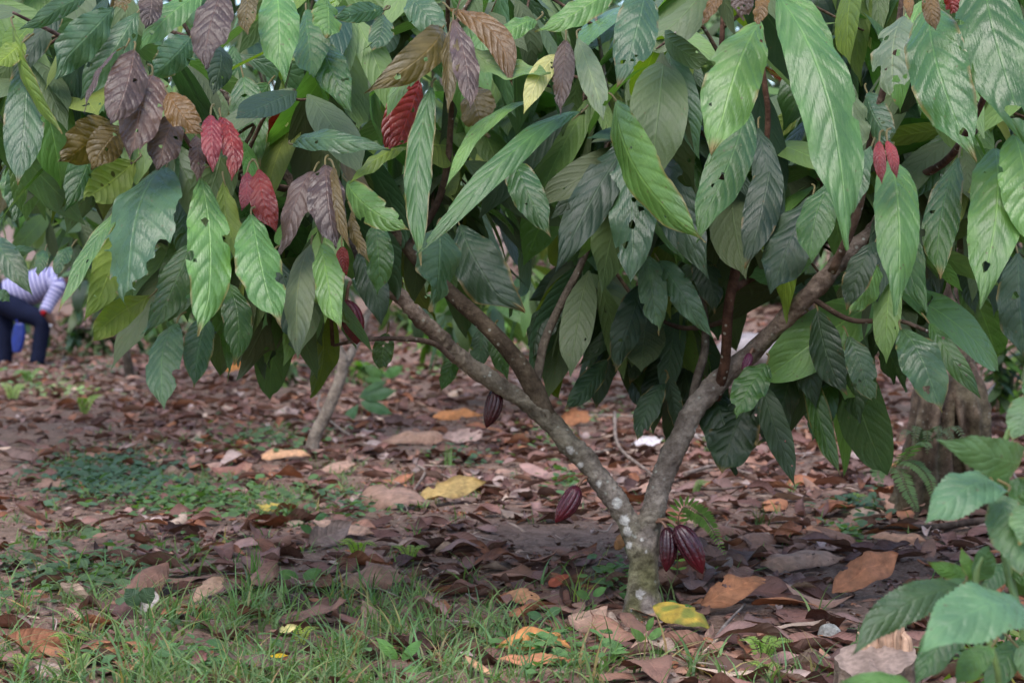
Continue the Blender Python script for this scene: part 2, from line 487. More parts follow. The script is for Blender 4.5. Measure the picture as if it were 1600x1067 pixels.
def leaf_between(B, T, Wd, kind, roll=0.0, bulge=.10, side=0.0, twist=None, holes=0, bites=0, r=rng, nu=46, nv=14, fold=.14, wav=.05, bull=None, serr=0, petiole=True, to=None):
    """a leaf from its base to its tip, its upper side turned to face `to` and then rolled about its length"""
    B = np.asarray(B, float); T = np.asarray(T, float)
    L = np.linalg.norm(T - B); d = (T - B) / L
    to = CAMP + np.array([0, 0, 1.2]) if to is None else to
    n = nrm(to - (B + T) / 2); n = nrm(n - (n @ d) * d)
    sx = np.cross(d, n)
    cr, sr = math.cos(roll), math.sin(roll)
    n, sx = n * cr + sx * sr, sx * cr - n * sr
    bl = {'R': .055, 'P': .055, 'M': .045, 'O': .04, 'Z': .04}.get(kind, .028) if bull is None else bull
    V, U = leaf_local(L, Wd, nu, nv, r, fold=-fold, wav=wav, bull=bl, serr=serr, blis=.05 if kind in 'RPMOZ' else .018)
    u = U[..., 0:1]
    arc = (np.sin(np.pi * u ** .8)) * bulge * L
    sd = (np.sin(np.pi * u)) * side * L
    tw = (r.normal() * .38 if twist is None else twist) * (u - .35)
    hook = r.normal() * .03 * L * sstep(.75, 1, u)
    X_ = V[..., 0:1] * np.cos(tw) - V[..., 2:3] * np.sin(tw); Z_ = V[..., 0:1] * np.sin(tw) + V[..., 2:3] * np.cos(tw)
    pos = B + V[..., 1:2] * d + (X_ + sd + hook) * sx + (Z_ + arc) * n
    q, U, pos = bite(grid_q(nu, nv), U, pos, L, Wd, holes, bites, r)
    c, ro = KIND[kind]
    f = r.uniform(.85, 1.18); g = r.uniform(.93, 1.07)
    col = np.array([c[0] * f * g, c[1] * f, c[2] * f / g, ro + r.uniform(-.04, .06)])
    uu_, vv_ = U.reshape(-1, 2)[:, 0], np.abs(U.reshape(-1, 2)[:, 1] - .5) * 2
    col = np.tile(col, (len(uu_), 1))
    mo_ = vnoise(uu_ * 5 + r.random() * 30, vv_ * 2 + r.random() * 30)[:, None]
    col[:, :3] *= .82 + .36 * mo_
    col[:, 3] += .22 * (mo_[:, 0] - .5)
    if kind in 'GLBDUTW' and r.random() < .45:                      # browned tip and margin
        br_ = (sstep(.90, .99, uu_ + .06 * (mo_[:, 0] - .5)) * .9 + .8 * sstep(.86, 1.0, vv_) * sstep(.6, .75, vnoise(uu_ * 11 + r.random() * 40, uu_ * 0 + 3)))[:, None]
        br_ = np.clip(br_, 0, 1)
        col[:, :3] = col[:, :3] * (1 - br_) + np.array([.19, .13, .045]) * br_
    if kind in 'MRPZ': col[:, :3] *= (1 - .5 * sstep(.3, 1, uu_) * r.random())[:, None]
    mb = MB().add(pos, q, U, col)
    if petiole:
        pl = .018 + .014 * r.random()
        up = np.array([r.normal() * .3, .8, .45])
        tube(mb, [B - d * pl * .6 + up * pl, B - d * pl * .7 + up * pl * .3, B, B + d * L * .06], [.0028, .0026, .0022, .001], 6, 9, (.16, .13, .05, .5), cap=False)
    return mb, L * Wd / np.linalg.norm((B + T) / 2 - CAMP) ** 2

# ------------------------------------------------------------------ cacao tree: trunk, branches
D0 = 5.15
def pth(l, d0=None):
    return [P(x, y, (d0 or D0) if len(t) == 0 else t[0]) for x, y, *t in l]
def rd(l, d=D0): return [w / 2 * d / FPX for w in l]

BASE = G(1005, 962)
D0 = float((BASE - CAMP) @ FW)
tree = thing('cacao_tree', BASE, 'nearest cacao tree with forked lichen spotted trunk, purple pods and large hanging leaves', 'tree')

def remeshed(mb, vox, name):
    o = mb.build('tmp', M_BARK, off=np.zeros(3))
    md = o.modifiers.new('r', 'REMESH'); md.mode = 'VOXEL'; md.voxel_size = vox
    sm = o.modifiers.new('s', 'SMOOTH'); sm.factor = .5; sm.iterations = 2
    dg = bpy.context.evaluated_depsgraph_get()
    ev = o.evaluated_get(dg); me = ev.to_mesh()
    v = np.empty(len(me.vertices) * 3, np.float32); me.vertices.foreach_get('co', v); v = v.reshape(-1, 3).astype(float)
    quads = []; tris = []
    for p in me.polygons:
        (quads if len(p.vertices) == 4 else tris).append(tuple(p.vertices))
    ev.to_mesh_clear()
    me0 = o.data
    bpy.data.objects.remove(o); bpy.data.meshes.remove(me0)
    return v, np.array(quads, int).reshape(-1, 4), np.array(tris, int).reshape(-1, 3)

tm = MB()
low = BASE - np.array([0, 0, .04])
RS = [(1007, 860), (1018, 810), (1032, 755), (1060, 690), (1098, 622), (1180, 545), (1262, 462, 5.05), (1335, 388, 5.05), (1410, 305, 5.1), (1500, 225, 5.15), (1600, 120, 5.2)]
LS = [(1003, 880), (992, 840), (968, 792), (925, 732), (880, 682), (846, 645), (785, 604), (720, 560), (660, 500, 5.1), (612, 452, 5.1), (550, 390, 5.15), (470, 300, 5.25), (380, 190, 5.3), (300, 60, 5.3)]
tube(tm, [low, BASE + [0, 0, .03], *pth([(1005, 905), (1006, 860), (1010, 825)])], rd([92, 57, 49, 48, 42]), 18, 30, wob=.05)
cR = tube(tm, pth(RS), rd([40, 38, 37, 36, 35, 31, 29, 24, 21, 18, 12]), 14, 70, wob=.07, seed=2)
cL = tube(tm, pth(LS), rd([37, 37, 36, 36, 34, 31, 28, 26, 25, 23, 20, 17, 13, 9]), 14, 80, wob=.07, seed=3)
v, q, t3 = remeshed(tm, .0045, 'trunk')
fn = np.zeros_like(v)
for cc_ in ((0, 1, 2), (0, 2, 3)):
    nn_ = np.cross(v[q[:, cc_[1]]] - v[q[:, cc_[0]]], v[q[:, cc_[2]]] - v[q[:, cc_[0]]])
    for m_ in cc_: np.add.at(fn, q[:, m_], nn_)
fn = nrm(fn)
n3 = lambda s_, o_: vnoise(v[:, 0] * s_ + v[:, 1] * s_ * .9 + o_, v[:, 2] * s_ * 1.2 + v[:, 1] * s_ * .7) - .5
v = v + fn * (.007 * n3(16, 2) + .006 * n3(45, 8) + .005 * n3(95, 5))[:, None]
hgt = v[:, 2] - BASE[2]
pxs = np.array([toPx(p) for p in v])
bark = np.array([.255, .222, .195])
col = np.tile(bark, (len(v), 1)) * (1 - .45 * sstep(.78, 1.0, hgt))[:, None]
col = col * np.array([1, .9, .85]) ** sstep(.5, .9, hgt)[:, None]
mos = (1 - sstep(.10, .34, hgt)) * sstep(.25, .7, vnoise(v[:, 0] * 22, v[:, 2] * 14 + v[:, 1] * 20)) * .8
col = col * (1 - mos[:, None]) + np.array([.15, .155, .06]) * mos[:, None]
lefts = sstep(960, 880, pxs[:, 0]) * sstep(.9, .5, hgt) * .5
col = col * (1 - lefts[:, None]) + np.array([.15, .14, .085]) * lefts[:, None]
for (x, y, rr) in [(964, 786, 7), (976, 812, 8), (980, 830, 6), (983, 850, 5), (1000, 926, 7), (890, 703, 6), (905, 728, 5), (1003, 845, 3.5), (1010, 862, 3), (1090, 672, 6), (935, 755, 4)]:
    dd = np.hypot(pxs[:, 0] - x, (pxs[:, 1] - y) * .8) + 5 * (vnoise(v[:, 0] * 120, v[:, 2] * 120) - .5)
    m_ = (1 - sstep(rr * .75, rr * 1.1, dd))[:, None] * (v[:, 1] < D0 + .0)[:, None]
    col = col * (1 - m_) + np.array([.62, .62, .60]) * m_
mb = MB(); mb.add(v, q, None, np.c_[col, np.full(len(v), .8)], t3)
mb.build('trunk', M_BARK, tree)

BR = []
def branch(name, pts, w, col=(.12, .085, .065, .8), sides=10, d=D0, n=None, label=None):
    mb = MB()
    c = tube(mb, [P(*p) if len(p) == 3 else P(p[0], p[1], D0) for p in pts], rd(w, d), sides, n or len(pts) * 6, col, wob=.08, seed=len(BR))
    o = mb.build(name, M_BARK, tree)
    BR.append(c)
    return o
branch('branch', [(858, 662), (838, 615), (812, 570), (765, 515, 5.2), (692, 446, 5.3), (640, 390, 5.3), (560, 280, 5.3), (520, 120, 5.3), (500, -80, 5.3)], [30, 32, 29, 27, 25, 23, 20, 16, 10], (.11, .085, .06, .8))
branch('branch', [(836, 606, 5.16), (842, 575, 5.18), (852, 530, 5.2), (878, 472, 5.25), (908, 412, 5.3), (935, 330, 5.35), (950, 180, 5.4), (930, 20, 5.4)], [15, 15, 14, 13, 12, 10, 8, 5], (.15, .125, .10, .8))
branch('branch', [(1118, 622, 5.17), (1133, 565, 5.11), (1138, 480, 5.05), (1150, 405, 5.05), (1130, 320, 5.1), (1120, 200, 5.1), (1128, 60, 5.1), (1135, -100, 5.1)], [19, 17, 16, 15, 13, 11, 8, 6], (.10, .052, .036, .8))
branch('branch', [(1060, 690, 5.2), (1078, 640, 5.2), (1090, 590, 5.22), (1102, 540, 5.25), (1098, 470, 5.3), (1080, 380, 5.3)], [16, 16, 15, 13, 11, 7], (.17, .14, .115, .8))
branch('branch', [(1148, 450, 5.08), (1180, 432, 5.2), (1215, 418, 5.35), (1270, 380, 5.5), (1330, 300, 5.6)], [12, 11, 10, 8, 5], (.11, .06, .045, .8))
branch('branch', [(1140, 500, 5.08), (1090, 512, 5.2), (1050, 508, 5.3), (1000, 480, 5.4)], [9, 8, 7, 4], (.1, .07, .055, .8))
branch('branch', [(708, 562, 5.12), (680, 538, 5.1), (640, 530, 5.05), (575, 530, 5.0), (520, 540, 5.0)], [9, 9, 8, 7, 4], (.15, .11, .09, .8))
branch('branch', [(1195, 250, 4.85), (1200, 180, 4.8), (1192, 110, 4.75), (1185, 20, 4.72), (1180, -80, 4.7)], [9, 9, 9, 8, 7], (.13, .07, .045, .8), 8, 4.8)
branch('branch', [(1300, 425, 5.0), (1340, 330, 4.9), (1365, 200, 4.8), (1400, 60, 4.7), (1420, -90, 4.7)], [14, 13, 11, 9, 7], (.12, .08, .06, .8))
branch('branch', [(1430, 280, 5.1), (1480, 250, 4.9), (1520, 190, 4.6), (1560, 90, 4.35), (1580, -30, 4.3)], [14, 12, 10, 8, 6], (.1, .06, .05, .8))
branch('branch', [(470, 300, 5.25), (400, 285, 5.0), (345, 265, 4.7), (300, 230, 4.5), (255, 150, 4.4)], [12, 10, 8, 6, 4], (.12, .075, .06, .8))
branch('branch', [(390, 205, 5.3), (300, 180, 5.1), (200, 120, 4.8), (100, 60, 4.6), (20, 20, 4.5)], [11, 10, 8, 6, 4], (.12, .08, .07, .8))
branch('branch', [(640, 390, 5.3), (690, 300, 5.3), (705, 180, 5.2), (700, 60, 4.9), (700, -20, 4.7)], [13, 12, 10, 8, 6], (.12, .08, .06, .8))
branch('branch', [(1262, 462, 5.05), (1330, 500, 5.0), (1400, 500, 4.95), (1455, 520, 4.9)], [9, 8, 7, 5], (.1, .07, .055, .8))

# ------------------------------------------------------------------ the leaves one can tell apart:
# base x, y, tip x, y, width (pixels of the photograph), distance of base, distance of tip, kind, options
LV = [
 (38, 98, 25, 290, 66, 4.4, 4.3, 'B', dict(bites=2)), (36, 66, -12, 106, 40, 4.4, 4.35, 'U'), (20, 40, 97, 212, 20, 4.4, 4.3, 'U', dict(roll=1.1)),
 (178, 12, 80, 116, 62, 4.5, 4.4, 'B'), (215, 20, 124, 155, 56, 4.55, 4.5, 'B'), (135, -8, 35, 54, 32, 4.5, 4.4, 'B'), (318, -8, 216, 78, 48, 4.4, 4.3, 'L'),
 (298, 58, 233, 125, 52, 4.7, 4.65, 'B'), (210, 78, 174, 198, 62, 4.2, 4.12, 'M'), (238, 118, 204, 257, 68, 4.25, 4.15, 'M', dict(bites=1)),
 (172, 190, 93, 258, 58, 4.35, 4.3, 'O'), (192, 200, 140, 264, 54, 4.32, 4.28, 'O'), (277, 178, 249, 267, 54, 4.25, 4.2, 'M'), (262, 146, 316, 214, 46, 4.2, 4.15, 'Z'),
 (329, 180, 331, 269, 33, 4.18, 4.12, 'P'), (345, 183, 366, 284, 34, 4.2, 4.15, 'R'), (306, 212, 310, 284, 26, 4.25, 4.2, 'M'), (197, 73, 130, 178, 16, 4.2, 4.15, 'M', dict(roll=1.2)),
 (348, -12, 316, 108, 62, 4.3, 4.2, 'M'), (234, -22, 228, 46, 38, 4.3, 4.25, 'M'), (197, -18, 192, 20, 26, 4.3, 4.25, 'O'), (398, -18, 383, 56, 30, 4.35, 4.3, 'O'),
 (432, -10, 436, 130, 68, 4.45, 4.35, 'L'), (478, 15, 488, 122, 58, 4.6, 4.5, 'G'), (498, 68, 545, 178, 58, 4.6, 4.5, 'G'), (510, -5, 514, 60, 46, 4.5, 4.45, 'L'),
 (600, 16, 520, 30, 32, 4.6, 4.5, 'B'), (598, 22, 584, 80, 42, 4.6, 4.5, 'B'), (640, -5, 700, 60, 54, 4.6, 4.5, 'B'),
 (690, 45, 570, 148, 54, 4.45, 4.35, 'O', dict(bulge=.2, side=-.06)), (703, 48, 699, 178, 28, 4.4, 4.3, 'O', dict(roll=.6)), (708, 30, 736, 172, 42, 4.38, 4.3, 'M'),
 (702, 14, 802, 134, 44, 4.45, 4.35, 'Z', dict(side=-.14)), (742, 138, 762, 218, 56, 4.6, 4.55, 'O', dict(bites=3)), (655, 126, 614, 238, 46, 4.5, 4.45, 'R'), (626, 124, 598, 243, 34, 4.55, 4.5, 'R'),
 (692, 84, 598, 182, 30, 4.45, 4.4, 'L', dict(roll=.5)), (675, 134, 656, 416, 46, 4.35, 4.2, 'G', dict(fold=.35, bulge=.04)), (458, 226, 610, 234, 42, 4.5, 4.35, 'B', dict(roll=-.3)),
 (640, 232, 548, 288, 26, 4.5, 4.4, 'U', dict(roll=.5)), (722, 66, 862, 112, 46, 4.4, 4.3, 'L', dict(roll=2.6)), (838, 32, 768, 78, 34, 4.6, 4.55, 'L'),
 (832, 158, 698, 296, 26, 4.4, 4.3, 'L', dict(roll=.6, side=.08)), (908, 176, 650, 400, 44, 4.45, 4.2, 'G', dict(roll=.3, fold=.25)), (800, 250, 860, 370, 55, 4.9, 4.8, 'G'),
 (958, -14, 838, 54, 48, 4.3, 4.25, 'L', dict(roll=.2)), (1008, -14, 968, 138, 72, 4.5, 4.4, 'B', dict(holes=5, bites=2)), (868, 86, 818, 178, 36, 4.35, 4.3, 'Y'), (884, 62, 874, 180, 36, 4.35, 4.3, 'M'),
 (902, 60, 946, 188, 42, 4.35, 4.28, 'T', dict(bites=2)), (963, 158, 1100, 384, 62, 4.4, 4.2, 'L', dict(side=.05)), (1188, 34, 1116, 244, 92, 4.25, 4.1, 'L', dict(bites=2)), (1168, 170, 1080, 376, 72, 4.4, 4.28, 'G'),
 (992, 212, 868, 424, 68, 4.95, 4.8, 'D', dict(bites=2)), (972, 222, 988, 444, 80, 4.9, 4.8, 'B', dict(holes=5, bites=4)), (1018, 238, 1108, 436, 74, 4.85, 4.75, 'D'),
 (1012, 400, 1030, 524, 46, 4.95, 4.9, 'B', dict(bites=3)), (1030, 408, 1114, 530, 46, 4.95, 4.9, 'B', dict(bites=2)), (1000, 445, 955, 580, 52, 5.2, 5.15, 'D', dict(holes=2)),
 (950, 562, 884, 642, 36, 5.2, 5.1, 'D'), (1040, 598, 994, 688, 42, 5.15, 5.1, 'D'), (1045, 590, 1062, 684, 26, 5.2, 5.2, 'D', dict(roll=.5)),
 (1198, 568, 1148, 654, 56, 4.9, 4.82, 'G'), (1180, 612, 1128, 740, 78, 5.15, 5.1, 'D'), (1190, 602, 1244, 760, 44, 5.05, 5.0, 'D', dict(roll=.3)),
 (1215, -5, 1326, 390, 98, 4.1, 3.9, 'L', dict(bites=2, holes=1, fold=.2)), (1232, -15, 1294, 130, 62, 4.2, 4.15, 'L'), (1452, 10, 1522, 254, 100, 4.2, 4.08, 'G'), (1530, -50, 1612, 236, 118, 4.25, 4.1, 'G', dict(roll=-.15)),
 (1412, 26, 1396, 160, 72, 4.55, 4.5, 'T', dict(holes=9, bites=8)), (1328, 128, 1336, 238, 60, 4.75, 4.7, 'T', dict(holes=3)), (1355, 145, 1398, 228, 46, 4.78, 4.72, 'B'),
 (1374, 220, 1379, 288, 20, 4.1, 4.08, 'P'), (1386, 220, 1400, 280, 18, 4.1, 4.08, 'P'), (1198, -14, 1186, 46, 22, 4.05, 4.03, 'Z', dict(roll=.7)), (1165, -30, 1160, 34, 36, 4.1, 4.1, 'M', dict(bites=2)),
 (1128, -12, 1096, 42, 22, 4.15, 4.15, 'Z'), (1420, -20, 1422, 32, 16, 4.15, 4.1, 'Z'), (1452, -22, 1462, 48, 28, 4.12, 4.1, 'Z'), (1490, -26, 1492, 26, 24, 4.15, 4.15, 'R'),
 (1388, 252, 1402, 494, 74, 4.2, 4.08, 'L'), (1415, 285, 1444, 490, 52, 4.3, 4.22, 'G'), (1498, 245, 1462, 436, 58, 4.35, 4.25, 'G', dict(holes=1)), (1555, 232, 1526, 482, 90, 4.2, 4.08, 'L'),
 (1585, 210, 1614, 390, 84, 4.15, 4.08, 'L'), (1302, 282, 1264, 410, 62, 4.45, 4.38, 'G'), (1270, 305, 1204, 460, 80, 4.65, 4.55, 'D'), (1362, 228, 1316, 345, 48, 4.4, 4.35, 'B'),
 (1368, 378, 1322, 484, 46, 4.75, 4.7, 'D'), (1372, 415, 1328, 492, 48, 4.95, 4.9, 'L'), (1590, 395, 1604, 570, 66, 4.5, 4.45, 'D'), (1205, 250, 1165, 420, 60, 4.7, 4.6, 'D'), (1185, 200, 1210, 400, 50, 4.75, 4.7, 'D'),
 (260, 262, 198, 490, 112, 4.28, 4.12, 'B', dict(bites=9)), (313, 278, 319, 528, 74, 4.2, 4.08, 'L', dict(bull=.05)), (212, 252, 128, 312, 62, 4.4, 4.35, 'U', dict(bites=2, roll=2.9)), (205, 312, 138, 504, 66, 4.4, 4.3, 'U', dict(roll=2.9)),
 (206, 312, 96, 488, 30, 4.3, 4.2, 'L', dict(roll=.8, fold=.03, wav=.03, bulge=.05, side=.03)), (236, 462, 142, 532, 46, 4.4, 4.3, 'U', dict(roll=2.8)), (392, 335, 432, 508, 74, 4.2, 4.1, 'L', dict(bull=.055, bites=1)), (350, 282, 392, 432, 42, 4.35, 4.3, 'U', dict(roll=2.5)),
 (404, 264, 428, 364, 42, 4.4, 4.35, 'R'), (386, 268, 380, 330, 24, 4.4, 4.35, 'P'), (276, 505, 257, 640, 58, 4.4, 4.32, 'B'), (322, 495, 304, 606, 50, 4.45, 4.4, 'B'), (300, 380, 232, 526, 56, 4.5, 4.45, 'G'),
 (508, 258, 524, 390, 60, 4.3, 4.22, 'M'), (490, 268, 438, 404, 44, 4.35, 4.28, 'M'), (522, 262, 546, 390, 24, 4.28, 4.22, 'O', dict(roll=.5)), (550, 330, 578, 410, 18, 4.3, 4.25, 'O', dict(roll=.5)),
 (486, 382, 466, 560, 50, 4.35, 4.28, 'T'), (503, 380, 522, 520, 46, 4.3, 4.22, 'L', dict(bull=.05)), (543, 284, 640, 362, 48, 4.4, 4.28, 'L', dict(bites=3)), (588, 345, 595, 460, 48, 4.55, 4.5, 'G'), (560, 395, 602, 506, 50, 4.7, 4.65, 'D'),
 (682, 358, 680, 488, 76, 4.7, 4.62, 'B', dict(holes=1)), (718, 352, 802, 496, 84, 4.95, 4.85, 'D'), (534, 385, 541, 432, 20, 4.5, 4.5, 'R'),
 (605, 520, 594, 582, 36, 5.1, 5.1, 'G'), (712, 552, 688, 612, 28, 5.2, 5.2, 'G'), (775, 515, 792, 594, 34, 5.3, 5.3, 'G'), (752, 510, 742, 580, 34, 5.35, 5.3, 'B'),
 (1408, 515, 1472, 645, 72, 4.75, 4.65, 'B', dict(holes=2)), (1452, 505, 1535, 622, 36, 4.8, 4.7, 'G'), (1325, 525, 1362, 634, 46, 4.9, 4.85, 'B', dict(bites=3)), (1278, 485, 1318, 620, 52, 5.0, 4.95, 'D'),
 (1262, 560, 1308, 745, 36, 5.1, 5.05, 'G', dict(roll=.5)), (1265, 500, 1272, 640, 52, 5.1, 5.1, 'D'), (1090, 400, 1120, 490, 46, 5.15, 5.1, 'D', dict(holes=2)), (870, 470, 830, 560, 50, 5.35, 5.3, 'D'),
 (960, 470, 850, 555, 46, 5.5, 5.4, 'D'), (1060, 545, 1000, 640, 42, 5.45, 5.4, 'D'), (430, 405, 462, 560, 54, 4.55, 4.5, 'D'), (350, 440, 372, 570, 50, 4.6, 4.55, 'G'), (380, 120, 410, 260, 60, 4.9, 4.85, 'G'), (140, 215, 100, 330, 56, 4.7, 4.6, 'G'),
 (-16, 378, 50, 462, 46, 6.2, 6.1, 'B', dict(roll=.1)), (-15, 395, 60, 385, 24, 6.3, 6.2, 'B'), (112, 385, 86, 432, 26, 6.4, 6.3, 'G'), (70, 392, 58, 432, 22, 6.4, 6.3, 'G'), (-6, 455, 16, 470, 20, 6.2, 6.2, 'B'), (60, 230, 20, 350, 60, 6.0, 5.9, 'B'), (15, 260, 40, 330, 44, 6.1, 6.0, 'G'),
 (420, 130, 350, 215, 50, 4.95, 4.9, 'G', dict(bites=3)), (340, 70, 332, 150, 46, 4.8, 4.75, 'D'), (100, 10, 20, 130, 40, 4.7, 4.65, 'D'),
]
recs = []
LV += [
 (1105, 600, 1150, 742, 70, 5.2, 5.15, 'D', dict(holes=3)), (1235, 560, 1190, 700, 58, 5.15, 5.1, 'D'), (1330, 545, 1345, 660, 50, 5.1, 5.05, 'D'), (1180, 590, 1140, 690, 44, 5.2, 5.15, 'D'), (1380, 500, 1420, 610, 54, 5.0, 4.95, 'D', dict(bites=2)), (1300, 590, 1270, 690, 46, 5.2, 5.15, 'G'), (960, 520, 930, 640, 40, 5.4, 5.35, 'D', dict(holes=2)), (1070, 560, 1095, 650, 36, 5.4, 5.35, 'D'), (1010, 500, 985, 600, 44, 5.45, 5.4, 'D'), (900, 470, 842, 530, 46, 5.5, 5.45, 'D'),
]
for k, t in enumerate(LV):
    bx, by, tx, ty, w, d1, d2, kd = t[:8]
    op = dict(t[8]) if len(t) > 8 else {}
    r = np.random.default_rng(1000 + k)
    dm = (d1 + d2) / 2
    roll = op.pop('roll', None)
    if roll is None: roll = r.normal() * .3
    else: op.setdefault('twist', r.normal() * .1)
    roll0 = roll
    Wd = (1.0 if kd in 'MRPOZ' else .95) * w * dm / FPX / max(.55, abs(math.cos(roll)))
    Lr = math.hypot(tx - bx, ty - by) * dm / FPX
    tilt = .30 * Lr * r.uniform(.5, 1.3)                 # tips hang forward, the upper side looks up and out
    if 'holes' not in op and r.random() < .45: op['holes'] = int(r.integers(1, 5))
    if 'bites' not in op and r.random() < .45: op['bites'] = int(r.integers(1, 3))
    op.setdefault('fold', r.uniform(.08, .34)); op.setdefault('wav', r.uniform(.03, .085))
    op.setdefault('bulge', r.uniform(.04, .15))
    op.setdefault('side', r.uniform(-.05, .05))
    mb, area = leaf_between(P(bx, by, d1 + tilt * .6), P(tx, ty, d2 - tilt * .4), Wd, kd, roll, r=r, **op)
    recs.append((area, k, mb, kd))
recs.sort(key=lambda z: -z[0])
crown = MB()
def merge(dst, src):
    dst.add(np.concatenate(src.v), np.concatenate(src.q) if src.q else None, np.concatenate(src.uv), np.concatenate(src.c), np.concatenate(src.t) if src.t else None)
for i, (a_, k, mb, kd) in enumerate(recs):
    if i < 100:
        o = mb.build('leaf', M_LEAF, tree)
        if kd in KLAB: o['label'] = KLAB[kd]
    else:
        merge(crown, mb)

# ------------------------------------------------------------------ leaf templates for crowns
def templates(n, nu, nv, seed, eat=.5, **kw):
    out = []
    for k in range(n):
        r = np.random.default_rng(seed + k)
        wd = r.uniform(.23, .36)
        V, U = leaf_local(1.0, wd, nu, nv, r, fold=-r.uniform(.0, .6), wav=r.uniform(.03, .16), bull=.025, droop=r.uniform(-.2, 1.5), cross=r.uniform(-.5, .15), **kw)
        q = grid_q(nu, nv)
        if r.random() < eat: q, U, V = bite(q, U, V, 1.0, wd, int(r.integers(0, 4)), int(r.integers(0, 4)), r)
        out.append((V.reshape(-1, 3), U.reshape(-1, 2), q))
    return out
TPL = templates(20, 18, 8, 500)
TLO = templates(12, 9, 4, 700, .3)

def place(mb, tpl, B, D, N, L, C, r):
    """many leaves at once: bases B, directions D, upper-side normals N, lengths L, colours C"""
    B, D, N = np.asarray(B), nrm(D), np.asarray(N)
    N = nrm(N - (N * D).sum(1, keepdims=True) * D)
    X = np.cross(D, N)
    pick = r.integers(0, len(tpl), len(B))
    for k, (V, U, q) in enumerate(tpl):
        s = np.where(pick == k)[0]
        if not len(s): continue
        M = np.stack([X[s], D[s], N[s]], 1) * L[s][:, None, None]
        pos = np.einsum('vk,mkj->mvj', V, M) + B[s][:, None]
        m = len(V)
        qq = (q[None] + (np.arange(len(s)) * m)[:, None, None]).reshape(-1, 4)
        mb.add(pos.reshape(-1, 3), qq, np.tile(U, (len(s), 1)), np.repeat(C[s], m, 0))

GREENS = [KIND['G'], KIND['B'], KIND['D'], KIND['D'], KIND['L'], ((.04, .09, .03), .36), ((.036, .076, .04), .35)]
def leafcols(n, r, young=.04, bright=.1):
    C = np.empty((n, 4))
    for i in range(n):
        x = r.random()
        if x < young: c, ro = KIND[r.choice(['R', 'M', 'O', 'M'])]
        elif x < young + bright: c, ro = KIND[r.choice(['L', 'U'])]
        else: c, ro = GREENS[r.integers(0, len(GREENS))]
        f = r.uniform(.8, 1.2)
        C[i] = [c[0] * f * r.uniform(.92, 1.08), c[1] * f, c[2] * f * r.uniform(.9, 1.1), ro + r.uniform(-.05, .1)]
    return C

def clusters(nodes, r, per=(5, 8), size=(.22, .42), young=.04, bright=.1, face=.35):
    B, D, N, L = [], [], [], []
    ys = []
    for nd in nodes:
        k = int(r.integers(*per)); a0 = r.random() * 6.28
        for i in range(k):
            a = a0 + 6.28 * i / k + r.normal() * .3
            h = np.array([math.cos(a), math.sin(a), 0])
            if r.random() < face: h = nrm(np.array([r.normal() * .8, -1, 0]))
            dn = r.uniform(.0, 1.6)
            d = nrm(h * r.uniform(.5, .9) + np.array([0, 0, -dn * .8]))
            B.append(nd + h * .03 + np.array([0, 0, r.normal() * .025])); D.append(d)
            N.append(h * .7 + np.array([0, 0, .8]) + r.normal(size=3) * .55); L.append(r.uniform(*size) * r.choice([.7, 1, 1, 1.15]))
    return np.array(B), np.array(D), np.array(N), np.array(L)

def in_poly(x, y, poly):
    c = False; n = len(poly)
    for i in range(n):
        x1, y1 = poly[i]; x2, y2 = poly[(i + 1) % n]
        if (y1 > y) != (y2 > y) and x < (x2 - x1) * (y - y1) / (y2 - y1) + x1: c = not c
    return c
def sample(poly, d0, d1, n, r):
    xs = [p[0] for p in poly]; ys = [p[1] for p in poly]; out = []
    while len(out) < n:
        x, y = r.uniform(min(xs), max(xs)), r.uniform(min(ys), max(ys))
        if in_poly(x, y, poly): out.append(P(x, y, r.uniform(d0, d1)))
    return out

r = np.random.default_rng(77)
nodes = []
nodes += sample([(-100, -70), (1720, -70), (1720, 90), (1350, 110), (1000, 90), (600, 110), (0, 130)], 4.85, 5.9, 60, r)
nodes += sample([(120, 130), (520, 150), (560, 330), (400, 420), (240, 400), (140, 330)], 4.75, 5.5, 26, r)
nodes += sample([(-60, 60), (130, 100), (120, 200), (-60, 190)], 4.9, 5.6, 7, r)
nodes += sample([(560, 130), (1000, 110), (1000, 300), (880, 320), (640, 320)], 5.3, 6.4, 26, r)
nodes += sample([(1000, 120), (1280, 120), (1320, 300), (1240, 420), (1150, 470), (970, 360)], 5.15, 6.3, 30, r)
nodes += sample([(900, 330), (1240, 400), (1230, 480), (1130, 520), (980, 480), (860, 430)], 5.3, 6.2, 11, r)
nodes += sample([(940, 400), (1240, 430), (1300, 520), (1180, 560), (960, 540), (880, 500)], 5.4, 6.4, 5, r)
nodes += sample([(1290, 80), (1700, 80), (1700, 300), (1620, 430), (1450, 440), (1300, 470), (1250, 400)], 4.95, 6.0, 30, r)
nodes += sample([(-300, -1000), (1900, -1000), (1900, -150), (-300, -150)], 5.3, 7.6, 6, r)
nodes += sample([(1270, 430), (1400, 420), (1390, 500), (1330, 570), (1270, 550)], 5.15, 5.9, 9, r)
nodes += sample([(960, 430), (1100, 450), (1100, 540), (1000, 540)], 5.3, 5.9, 6, r)
nodes += sample([(-80, 130), (120, 140), (90, 225), (-80, 245)], 7.2, 8.4, 16, r)
nodes += sample([(360, 330), (490, 330), (500, 410), (460, 440), (380, 430)], 4.9, 5.6, 7, r)
def gap(p):
    x, y = toPx(p)
    return (((x - 1168) / 78) ** 2 + ((y - 450) / 125) ** 2 < 1) or (((x - 1045) / 45) ** 2 + ((y - 360) / 70) ** 2 < 1) or (((x - 800) / 70) ** 2 + ((y - 380) / 90) ** 2 < 1)
nodes = np.array([p for p in nodes if not gap(p)])
B, D, N, L = clusters(nodes, r)
STEMS = [np.array([t[:2] for t in RS], float), np.array([t[:2] for t in LS[:10]], float)]
